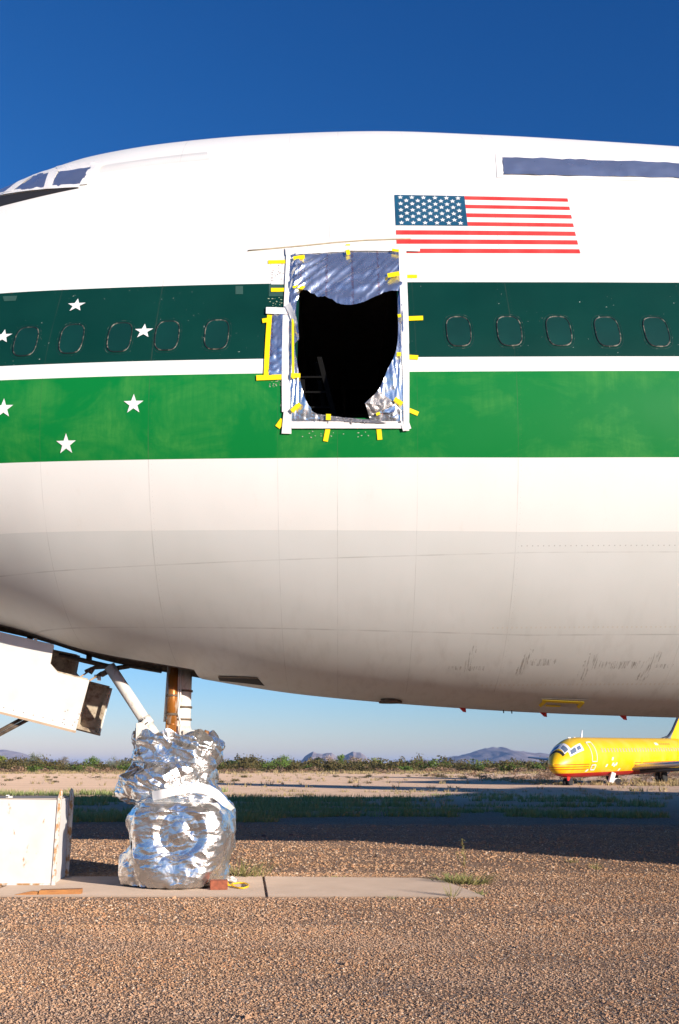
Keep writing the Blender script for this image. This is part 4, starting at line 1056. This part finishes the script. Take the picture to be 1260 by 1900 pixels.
addt(*band_pts(2200, -95, 120, 165, 240, -.1, (.05, .12), seed=9), .25, .65, 1.0, 12, .055)
addt(*band_pts(900, 15, 75, 74, 110, .0, (.05, .2), seed=10), .15, .45, 1.0, 14, .04)
addt(*band_pts(400, -30, 20, 35, 60, .2, seed=12), .08, .22, 1.0, 10, .018)
flush('dry_grass', M_dry)
# small weeds standing near the slab
def weed(px, py, name, label, h, sp, nb, w, mat=M_grass, lean=.5, flat=False):
    g = on_ground(px, py); V, Fq = tufts(np.array([0.0]), np.array([0.0]), np.array([h]), np.array([sp]), nb, np.array([w]), zfun=lambda a, b: 0.0, lean=lean)
    if flat: V[:, 0] *= 1.9
    o = mesh_np(name, V, Fq, [mat], smooth=False); o.location = (g.x, g.y, 0); return tag(o, label, 'weed')
M_olive = leafmat('olive_weed', (.16, .17, .05), (.34, .28, .12))
weed(866, 1640, 'weed_clump', 'yellow green weed clump at the right end of the concrete slab', .13, .13, 150, .006, M_olive, 1.2, True)
weed(838, 1635, 'weed_clump', 'low dark green weed behind the right end of the slab', .11, .12, 70, .006, M_grass, 1.0, True)
weed(443, 1626, 'weed_clump', 'wispy green weed patch just right of the foil wrap behind the slab', .22, .22, 150, .004, M_olive, 1.2, True)
weed(838, 1665, 'weed_sprig', 'tiny pale green sprig at the front edge of the slab near its right end', .20, .04, 30, .004, M_olive, .7)
weed(893, 1660, 'weed_sprig', 'small bright green sprig on gravel off the right tip of the slab', .07, .05, 30, .005, M_grass, .9)
weed(728, 1668, 'weed_sprig', 'little green sprig at the middle of the slab front edge', .06, .04, 24, .004, M_grass, .9)
weed(1105, 1612, 'weed_sprig', 'low green sprig on sunlit gravel at the right near the shadow edge', .10, .12, 40, .005, M_olive, 1.1)
weed(1060, 1600, 'weed_sprig', 'faint olive sprig inside the shadow edge on the right', .09, .1, 30, .005, M_olive, 1.1)
weed(622, 1629, 'weed_sprig', 'flat green sprig behind the middle of the slab', .04, .08, 30, .005, M_grass, 1.1, True)
tw = empty('tall_weed', tuple(on_ground(862, 1610)), 'tall thin seeded weed stalk standing alone on gravel above the slab end', 'weed')
mb = MB(); mb.tube([(0, 0, 0), (-.005, 0, .18), (-.02, 0, .36)], [.007, .005, .003], n=5); mb.tube([(0, 0, .02), (-.07, 0, .12), (-.13, 0, .21)], [.003, .002, .0015], n=5)
mb.build('stem', M_dry, tw)
mb = MB()
for k in range(150):
    t = random.uniform(.05, 1); side = random.random() < .22
    c = Vector((-.13*t, 0, .21*t)) if side else Vector((-.02*t, 0, .37*t)); c += Vector((random.gauss(0, .014), random.gauss(0, .014), random.gauss(0, .008)))
    s = random.uniform(.008, .018); d = Vector((random.gauss(0, 1), random.gauss(0, 1), random.gauss(0, 1))).normalized()*s; e = d.cross(Vector((random.random(), random.random(), 1))).normalized()*s*.6
    mb.add([c-d, c+e, c+d, c-e], [(0, 1, 2, 3)])
mb.build('seed_head', M_olive, tw)
# dark clods in the shade
for i, (px, py) in enumerate(((489, 1553), (540, 1551), (700, 1590))):
    g = on_ground(px, py); bmv = []; s = .05
    mb = MB(); n = 7
    vs = [(s*math.cos(a)*random.uniform(.8, 1.5), s*math.sin(a)*random.uniform(.6, 1), random.uniform(0, .01)) for a in np.linspace(0, 6.28, n+1)[:-1]]+[(s*.6*math.cos(a), s*.5*math.sin(a), s*random.uniform(.7, .9)) for a in np.linspace(.3, 6.58, n+1)[:-1]]
    mb.add(vs, [(k, (k+1) % n, n+(k+1) % n, n+k) for k in range(n)]+[tuple(range(n, 2*n))]); o = mb.build('dirt_clod', plain('dark_clod', (.12, .08, .06), .9)); o.location = g
    tag(o, ('dark dirt clod in the shade, nearest the foil wrap', 'dark dirt clod in the shade, the farther one right of the wrap', 'dark dirt clod lying at the sunlit shadow edge behind the slab')[i], 'clod', 'dirt clods')

# scrub belt: thousands of small leaf faces on many bushes
def bush_template(nl, seed, flat=.75):
    r = np.random.default_rng(seed); V = []
    nl2 = nl; cl = r.normal(0, .35, (9, 3)); cl[:, 2] = np.abs(cl[:, 2])*.9+.25
    idx = r.integers(0, 9, nl2); c = cl[idx]+r.normal(0, .20, (nl2, 3)); c[:, 2] = np.clip(c[:, 2], .03, 1.3)*flat
    s = r.uniform(.04, .105, nl2); d = r.normal(0, 1, (nl2, 3)); d /= np.linalg.norm(d, axis=1)[:, None]; e = np.cross(d, r.normal(0, 1, (nl2, 3))); e /= np.linalg.norm(e, axis=1)[:, None]
    d *= s[:, None]; e *= s[:, None]*.6
    return np.stack([c-d, c+e, c+d, c-e], 1).reshape(-1, 3)
temps = [bush_template(340, k) for k in range(7)]
def scrub(name, spec, mat):
    Vl = []
    for (x, y, h, w) in spec:
        t = random.choice(temps); a = random.uniform(0, 6.28); c, s = math.cos(a), math.sin(a)
        Vl.append(np.stack([(t[:, 0]*c-t[:, 1]*s)*w+x, (t[:, 0]*s+t[:, 1]*c)*w+y, t[:, 2]*h*(.62+.55*max(0, noise.noise(Vector((x*.06, y*.02, 3)))+.35))+gz(x, y)], 1))
    V = np.concatenate(Vl); return tag(mesh_np(name, V, np.arange(len(V)).reshape(-1, 4), [mat], smooth=False), kind='stuff')
M_scrub = leafmat('olive_scrub', (.13, .098, .034), (.06, .058, .02)); M_scrubg = leafmat('green_scrub', (.12, .17, .03), (.06, .10, .02)); M_tan = leafmat('dry_scrub', (.42, .27, .17), (.26, .15, .09))
sp = [(random.uniform(-105, 150), random.uniform(205, 310), random.uniform(1.3, 3.9), random.uniform(1.6, 4.2)) for _ in range(760)]
scrub('scrub_belt', [(x, y, h*(y/230), w*(y/230)) for x, y, h, w in sp], M_scrub)
scrub('green_scrub', [(random.uniform(-100, 150), random.uniform(205, 300), random.uniform(2.2, 3.6), random.uniform(1.8, 3.4)) for _ in range(110)], M_scrubg)
scrub('dry_brush', [(random.uniform(-100, 140), random.uniform(185, 250), random.uniform(.8, 1.6), random.uniform(1.4, 3)) for _ in range(260)]+[(random.uniform(12, 60), random.uniform(105, 150), random.uniform(.4, .8), random.uniform(1, 2)) for _ in range(50)], M_tan)
scrub('low_desert_shrub', [(random.uniform(-40, 55), random.uniform(70, 130), random.uniform(.25, .55), random.uniform(.4, .9)) for _ in range(70)], M_scrub)
# single trees and bushes that stand above the belt
def tree(px, ytop, D, wpx, mat, label, thin=1.0, nl=900, ybase=1432, name='desert_tree'):
    d = dirv(px, 1420); x = d.x/d.y*D; hh = H+(1420-ytop)/F*D/CT*CT; w = wpx/F*D
    t = empty(name, (x, D, 0), label, 'tree'); r = np.random.default_rng(int(px))
    mb = MB(); n = 4
    for k in range(n):
        a = 6.28*k/n+r.uniform(0, 1); q = Vector((math.cos(a)*w*.3, math.sin(a)*w*.3, hh*.75)); mb.tube([(0, 0, 0), q*.45+Vector((0, 0, hh*.05)), q], [.13, .08, .03], n=6)
    mb.build('trunk', M_bark, t)
    nc = 12; cl = np.stack([r.normal(0, w*.22, nc), r.normal(0, w*.22, nc), hh*r.uniform(.45, .92, nc)], 1)
    cl[:, 2] -= np.hypot(cl[:, 0], cl[:, 1])*.25
    idx = r.integers(0, nc, nl); c = cl[idx]+r.normal(0, 1, (nl, 3))*np.array([w*.10, w*.10, hh*.075]); c[:, 2] = np.clip(c[:, 2], hh*.06, hh*1.02)
    s = r.uniform(.09, .20, nl)*thin*D/250; dd = r.normal(0, 1, (nl, 3)); dd /= np.linalg.norm(dd, axis=1)[:, None]; e = np.cross(dd, r.normal(0, 1, (nl, 3))); e /= np.linalg.norm(e, axis=1)[:, None]
    dd *= s[:, None]; e *= s[:, None]*.6
    V = np.stack([c-dd, c+e, c+dd, c-e], 1).reshape(-1, 3)
    mesh_np('crown', V, np.arange(len(V)).reshape(-1, 4), [mat], t, smooth=False)
M_bark = plain('dry_bark', (.16, .11, .08), .9)
M_lg = leafmat('palo_verde_leaf', (.16, .24, .05), (.09, .15, .03)); M_gg = leafmat('grey_green_leaf', (.20, .22, .13), (.12, .14, .08)); M_gy = leafmat('grey_brown_twig', (.22, .18, .13), (.13, .11, .07)); M_dk = leafmat('dark_green_leaf', (.06, .09, .025), (.03, .05, .015)); M_pk = leafmat('pale_dry_leaf', (.42, .32, .26), (.30, .22, .17))
M_yg = leafmat('yellow_green_leaf', (.26, .28, .05), (.16, .20, .04))
tree(521, 1399, 190, 50, M_lg, 'bright green round bush, tallest of the scrub, right of the foil wrap', nl=1300)
tree(64, 1397, 240, 28, M_gg, 'grey green airy tree left of centre over the scrub, behind the steel box', .8)
tree(119, 1405, 250, 26, M_gy, 'grey brown leafless tree between the green bush and the airy tree', .7)
tree(173, 1404, 240, 26, M_lg, 'rounded fresh green tree on the left of the foil wrap', nl=900)
tree(212, 1401, 220, 34, M_gg, 'twiggy grey green tree close to the left edge of the foil wrap', .7)
tree(2, 1402, 240, 18, M_yg, 'yellow green tree at the left edge of the scrub belt')
tree(590, 1405, 300, 22, M_dk, 'dark low tree in front of the small twin peaks', nl=700)
tree(612, 1403, 310, 36, M_pk, 'pale pinkish dry tree in front of the small twin peaks, left of the green tree', nl=900)
tree(632, 1401, 330, 18, M_lg, 'small bright green tree between two pale dry trees')
tree(657, 1404, 310, 32, M_pk, 'pale dry tree below the right one of the twin peaks', nl=900)
tree(698, 1407, 280, 26, M_yg, 'yellow green bushy tree right of the twin peaks')
tree(733, 1414, 240, 26, M_gy, 'brown rounded bush right of the yellow green tree')
tree(777, 1413, 300, 16, M_yg, 'small yellow green tree at the foot of the long mountain')
tree(752, 1419, 200, 22, M_lg, 'low green bush in front of the scrub at the mountain foot', ybase=1440)
tree(930, 1416, 380, 40, M_dk, 'dark green tree clump left of the yellow plane under the mountain', nl=800)
tree(860, 1416, 330, 34, M_gy, 'grey brown bush in front of the mountain centre')
tree(430, 1411, 240, 30, M_dk, 'dark bush directly right of the foil wrap')

# ------------------------------------------------------------------ mountains
Mm = Mat('haze_paled_rock', .95, spec=.1); Mm.base(Mm.mix(Mm.noise((.012, .012, .03), 6, .65).ramp(.35, .7), (.30, .25, .25), (.44, .37, .36))); Mm = Mm.m  # rock colour lightened to stand in for part of the distance haze
def mountain(name, prof, D, depth, seed):
    """prof: (px, top px) silhouette; real ridges running down both flanks"""
    pxs = np.array([p[0] for p in prof], float); tops = np.array([p[1] for p in prof], float)
    N, Mn = 220, 40; V = []
    for j in range(Mn+1):
        v = j/Mn; sh = (1-abs(2*v-1))
        for i in range(N+1):
            px = pxs[0]+(pxs[-1]-pxs[0])*i/N; top = np.interp(px, pxs, tops); x = (px-630)/F*D/CT*CT; hmax = (1420-top)/F*D
            yy = D+(v-.5)*depth
            n1 = noise.fractal(Vector((x/260, yy/520, seed)), .9, 2.1, 6); n2 = abs(noise.noise(Vector((x/120, yy/400, seed+3))))
            h = hmax*(sh**.85)*(1+(.26*n1-.30*n2)*(1-sh**3*.8))+hmax*(.05*n1-.10*abs(noise.noise(Vector((x/45, yy/260, seed+8)))))*sh
            V.append((x, yy, max(h, 0)-2))
    Fq = [(j*(N+1)+i, j*(N+1)+i+1, (j+1)*(N+1)+i+1, (j+1)*(N+1)+i) for j in range(Mn) for i in range(N)]
    return tag(mesh_np(name, np.array(V), np.array(Fq), [Mm], smooth=True), kind='structure')
mountain('mountain_peaks', [(545, 1420), (562, 1410), (568, 1402), (577, 1396), (583, 1393), (590, 1396), (600, 1398), (606, 1396), (616, 1397), (624, 1403), (632, 1404), (640, 1402), (648, 1398), (654, 1395), (660, 1397), (668, 1397), (676, 1402), (685, 1412), (700, 1420)], 5200, 1500, 4)
mountain('mountain_range', [(660, 1420), (740, 1413), (762, 1409), (775, 1408), (790, 1409), (812, 1408), (830, 1403), (850, 1401), (868, 1397), (885, 1392), (895, 1389), (905, 1386), (915, 1387), (925, 1386.5), (932, 1390), (945, 1392), (960, 1393), (975, 1396), (990, 1396), (1010, 1399), (1030, 1401), (1060, 1402), (1100, 1406), (1180, 1410), (1300, 1420)], 6000, 2600, 9)
mountain('far_mountain', [(-140, 1420), (-60, 1404), (0, 1394), (15, 1389), (30, 1391), (50, 1395), (70, 1402), (95, 1407), (130, 1410), (170, 1420)], 7500, 2000, 2)

# ------------------------------------------------------------------ YELLOW AIRLINER
yj = empty('yellow_airliner', (0, 0, 0), 'distant yellow airliner with red belly stripe, white taped cockpit and silver wing', 'airplane')
M_yel = Mat('yellow_paint', .4); M_yel.base(M_yel.mix(M_yel.noise((.7, .7, .5), 4).ramp(.45, .75), (.86, .50, .0), (.88, .60, .10))); yx, yy_, yz = M_yel.xyz()
Yq = 3.34
_c = M_yel.mix(M_yel.noise((.7, .7, .5), 4).ramp(.45, .75), (.86, .49, .0), (.87, .56, .06))
_st = (yz.near(2.02, .028)).mx(yz.near(1.82, .028)).mx(yz.near(1.62, .028)); _rng = (yx.lt(4.6)*yx.gt(.05)*(yx.near(3.9, .12)).inv()).mx(yx.gt(13.0)*yx.near(14.6, .12).inv()*yx.lt(27))
_c = M_yel.mix(_st*_rng, _c, (.55, .03, .01)); _c = M_yel.mix(yz.lt(1.30), _c, (.50, .01, .008)); M_yel.base(_c); M_yel = M_yel.m
M_grey = plain('wing_grey', (.42, .42, .43), .4, .2); M_navy = plain('dark_leading_edge', (.03, .035, .05), .4); M_eng = plain('engine_metal', (.40, .36, .33), .4, .6, .4, 3)
prof = [(0, .0, 2.05), (.12, .30, 2.00), (.45, .64, 2.04), (1.0, .98, 2.14), (1.7, 1.26, 2.29), (2.5, 1.47, 2.45), (3.6, 1.62, 2.58), (4.8, 1.67, 2.60), (24, 1.67, 2.60), (28, 1.45, 2.80), (32, .9, 3.2), (34.5, .3, 3.5)]
fr = curve([[a, b] for a, b, _ in prof]); fz = curve([[a, c] for a, _, c in prof])
xs = list(np.linspace(0, .5, 8))+list(np.linspace(.6, 5, 24))+list(np.linspace(5.5, 34.5, 40)); n = 40; vs = []
for x in xs:
    for k in range(n):
        a = 2*math.pi*k/n; r = float(fr(x)); vs.append((x, r*math.cos(a), float(fz(x))+r*1.03*math.sin(a)))
fq = [(i*n+k, i*n+(k+1) % n, (i+1)*n+(k+1) % n, (i+1)*n+k) for i in range(len(xs)-1) for k in range(n)]
mesh_np('fuselage', np.array(vs), np.array(fq), [M_yel], yj)
def yp(x, a, off=.01):      # a: degrees above the waist on the port (+y) side
    r = float(fr(x))+off; a = R(a); return Vector((x, -r*math.cos(a), float(fz(x))+r*1.03*math.sin(a)))
def yq(name, x0, x1, a0, a1, mat, par=yj, off=.012, sl=0.0):
    vs = []; fs = []; m = 6
    for i in range(m+1):
        for j in range(m+1): vs.append(yp(x0+(x1-x0)*i/m+sl*j/m, a0+(a1-a0)*j/m, off))
    fs = [(i*(m+1)+j, (i+1)*(m+1)+j, (i+1)*(m+1)+j+1, i*(m+1)+j+1) for i in range(m) for j in range(m)]
    mb = MB(); mb.add(vs, fs, 0, True); return mb.build(name, mat, par)
M_pane = plain('grey_blue_pane', (.14, .18, .26), .25); M_mask = plain('masked_window', (.46, .36, .26), .5)
# nose glazing: silver masking with dark panes, wrapped round the nose
for s_, lab in ((1, 0), (-1, 1)):
    def yw(name, x0, x1, a0, a1, mat, off, sl=0.0):
        o = yq(name, x0, x1, a0, a1, mat, off=off, sl=sl)
        if s_ < 0:
            for v in o.data.vertices: v.co.y *= -1
        return o
    yw('cockpit_surround', 1.3, 3.1, 24, 50, M_wtape, .012, .1); yw('cockpit_surround', .98, 1.8, 48, 89, M_wtape, .013, .3)
    yw('cockpit_pane', 1.45, 2.15, 29, 45, M_pane, .02, .15); yw('cockpit_pane', 2.32, 2.85, 31, 43, M_pane, .02, .1); yw('cockpit_pane', 1.08, 1.55, 52, 84, M_pane, .02, .25)
    yw('antiglare_panel', .74, .99, 44, 89, M_black, .014, .1)
for k in range(29): yq('cabin_window', 6.2+k*.62, 6.42+k*.62, 14, 26, M_mask)
# forward door outline
mb = MB()
for a, b in (((4.1, -12), (4.1, 48)), ((5.0, -12), (5.0, 48)), ((4.1, 48), (5.0, 48)), ((4.1, -12), (5.0, -12)), ((4.2, -22), (4.9, -22)), ((4.2, -22), (4.2, -38)), ((4.9, -22), (4.9, -38)), ((4.2, -38), (4.9, -38))):
    m = 12; mb.tube([yp(a[0]+(b[0]-a[0])*i/m, a[1]+(b[1]-a[1])*i/m, .02) for i in range(m+1)], .045, n=5)
mb.build('door_tape', M_wtape, yj)
for x, a in ((6.9, -30), (8.1, -26), (8.5, -30), (8.8, -26), (9.9, -46), (7.9, -10), (3.5, -45), (13.2, -44)): yq('white_marking', x, x+.32, a, a+9, M_wtape, sl=.12)
yq('roundel_marking', 18.6, 19.3, 36, 46, M_wtape); 
# red registration-like blur next to it
for k in range(6): yq('red_registration', 19.7+k*.45, 19.98+k*.45, 38, 43, plain('faded_red_%d' % k, (.75, .22, .05), .5))
surf('wing', (13.2, 1.2, 1.6), (20.5, 14, 2.5), 6.5, 1.6, .7, .2, Vector((0, 0, 1)), M_grey, yj)
surf('wing', (13.2, -1.2, 1.6), (20.5, -14, 2.5), 6.5, 1.6, .7, .2, Vector((0, 0, 1)), M_grey, yj)
mb = MB(); mb.tube([(13.05, -1.2, 1.6), (20.4, -14, 2.5)], .2, n=8); mb.build('leading_edge', M_alu, yj)
mb = MB(); mb.tube([(13.9, -1.6, 1.22), (18.8, -10, 1.7)], .18, n=8); mb.build('flap_track', M_navy, yj)
surf('tail_fin', (25.4, 0, 4.0), (32, 0, 9.1), 7.5, 4.2, .5, .35, Vector((0, 1, 0)), M_yel, yj)
mb = MB(); mb.tube([(23.4, 0, 4.22), (25.2, 0, 4.5), (26.4, 0, 5.1), (31.8, 0, 9.1)], .13, n=8); mb.build('fin_leading_edge', M_navy, yj)
for s_ in (1, -1): surf('tail_plane', (30.2, s_*.2, 9.0), (33.5, s_*5.6, 9.3), 3.2, 1.3, .3, .12, Vector((0, 0, 1)), M_grey, yj)
for s_ in (1, -1):
    mb = MB(); mb.tube([(24.0, s_*2.55, 2.9), (24.4, s_*2.55, 2.9), (27, s_*2.55, 2.95), (29.2, s_*2.5, 3.0)], [.50, .62, .66, .42], n=20); e = mb.build('engine_nacelle', M_eng, yj)
    MB().tube([(23.95, s_*2.55, 2.9), (24.05, s_*2.55, 2.9)], .53, n=20).build('intake_rim', M_alu, e)
    mb = MB(); mb.box((25.6, s_*1.75, 2.95), (2.6, .9, .25)); mb.build('engine_pylon', M_yel, yj)
mb = MB(); mb.tube([(5.4, 0, 4.2), (5.55, 0, 4.25), (5.85, 0, 4.95)], [.14, .12, .05], n=6); mb.build('blade_antenna', M_wtape, yj)
mb = MB(); mb.box((3.3, 0, 4.28), (.4, .06, .08)); mb.box((4.3, 0, 4.30), (.3, .06, .06)); mb.build('roof_antenna', M_wtape, yj)
GZ = -.02
def ygear(x, y, r, n_, leg, nm):
    mb = MB(); mb.tube([(x, y, .6), (x, y, 1.6)], .11, n=8); g_ = mb.build(nm, M_wtape, yj)
    for dy in n_:
        MB().tube([(x, y+dy-.12, r+.20), (x, y+dy+.12, r+.20)], r, n=20).build('wheel', M_rubber, g_)
ygear(2.55, 0, .34, (-.2, .2), .5, 'nose_gear_leg'); ygear(16.6, 2.5, .50, (-.3, .3), .6, 'main_gear_leg'); ygear(16.6, -2.5, .50, (-.3, .3), .6, 'main_gear_leg')
mb = MB(); mb.box((2.2, -.28, .95), (.5, .05, .55)); mb.build('nose_gear_door', M_red, yj)
mb = MB(); mb.box((16.0, -1.9, 1.05), (.9, .06, .7), ry=.3); mb.box((17.4, -2.9, 1.15), (.8, .06, .4), ry=-.3); mb.build('main_gear_door', M_wtape, yj)
sc = .86; psi = R(50); yj.scale = (sc, sc, sc); yj.rotation_euler = (0, R(-.9), psi)
nose = on_ground(1016, 1456.5, 0)
yj.location = (nose.x+.45, nose.y, -.16-.17)
# small ground unit under the yellow plane
gu = empty('ground_unit', tuple(on_ground(1136, 1458, -.16)), 'small white wheeled service unit standing below the yellow airliner', 'service unit')
mb = MB(); mb.box((0, 0, .62), (.35, .5, .8), ry=.35); mb.box((.35, 0, .4), (.5, .4, .35)); mb.build('body', M_wtape, gu, bevel=.03)
MB().tube([(.45, -.25, .28), (.45, .25, .28)], .28, n=16).build('wheel', M_rubber, gu)

# ------------------------------------------------------------------ air
hz = bpy.data.materials.new('haze_air'); hz.use_nodes = True; nt = hz.node_tree; nt.nodes.remove(nt.nodes['Principled BSDF'])
pv = nt.nodes.new('ShaderNodeVolumePrincipled'); pv.inputs['Color'].default_value = (.45, .63, 1.0, 1); pv.inputs['Density'].default_value = 5e-5; pv.inputs['Anisotropy'].default_value = 0.0
nt.links.new(pv.outputs[0], nt.nodes['Material Output'].inputs['Volume'])
mb = MB(); mb.box((0, 12000, 69), (44000, 34000, 142)); hb = mb.build('haze', hz); hb.display_type = 'WIRE'; tag(hb, kind='stuff')
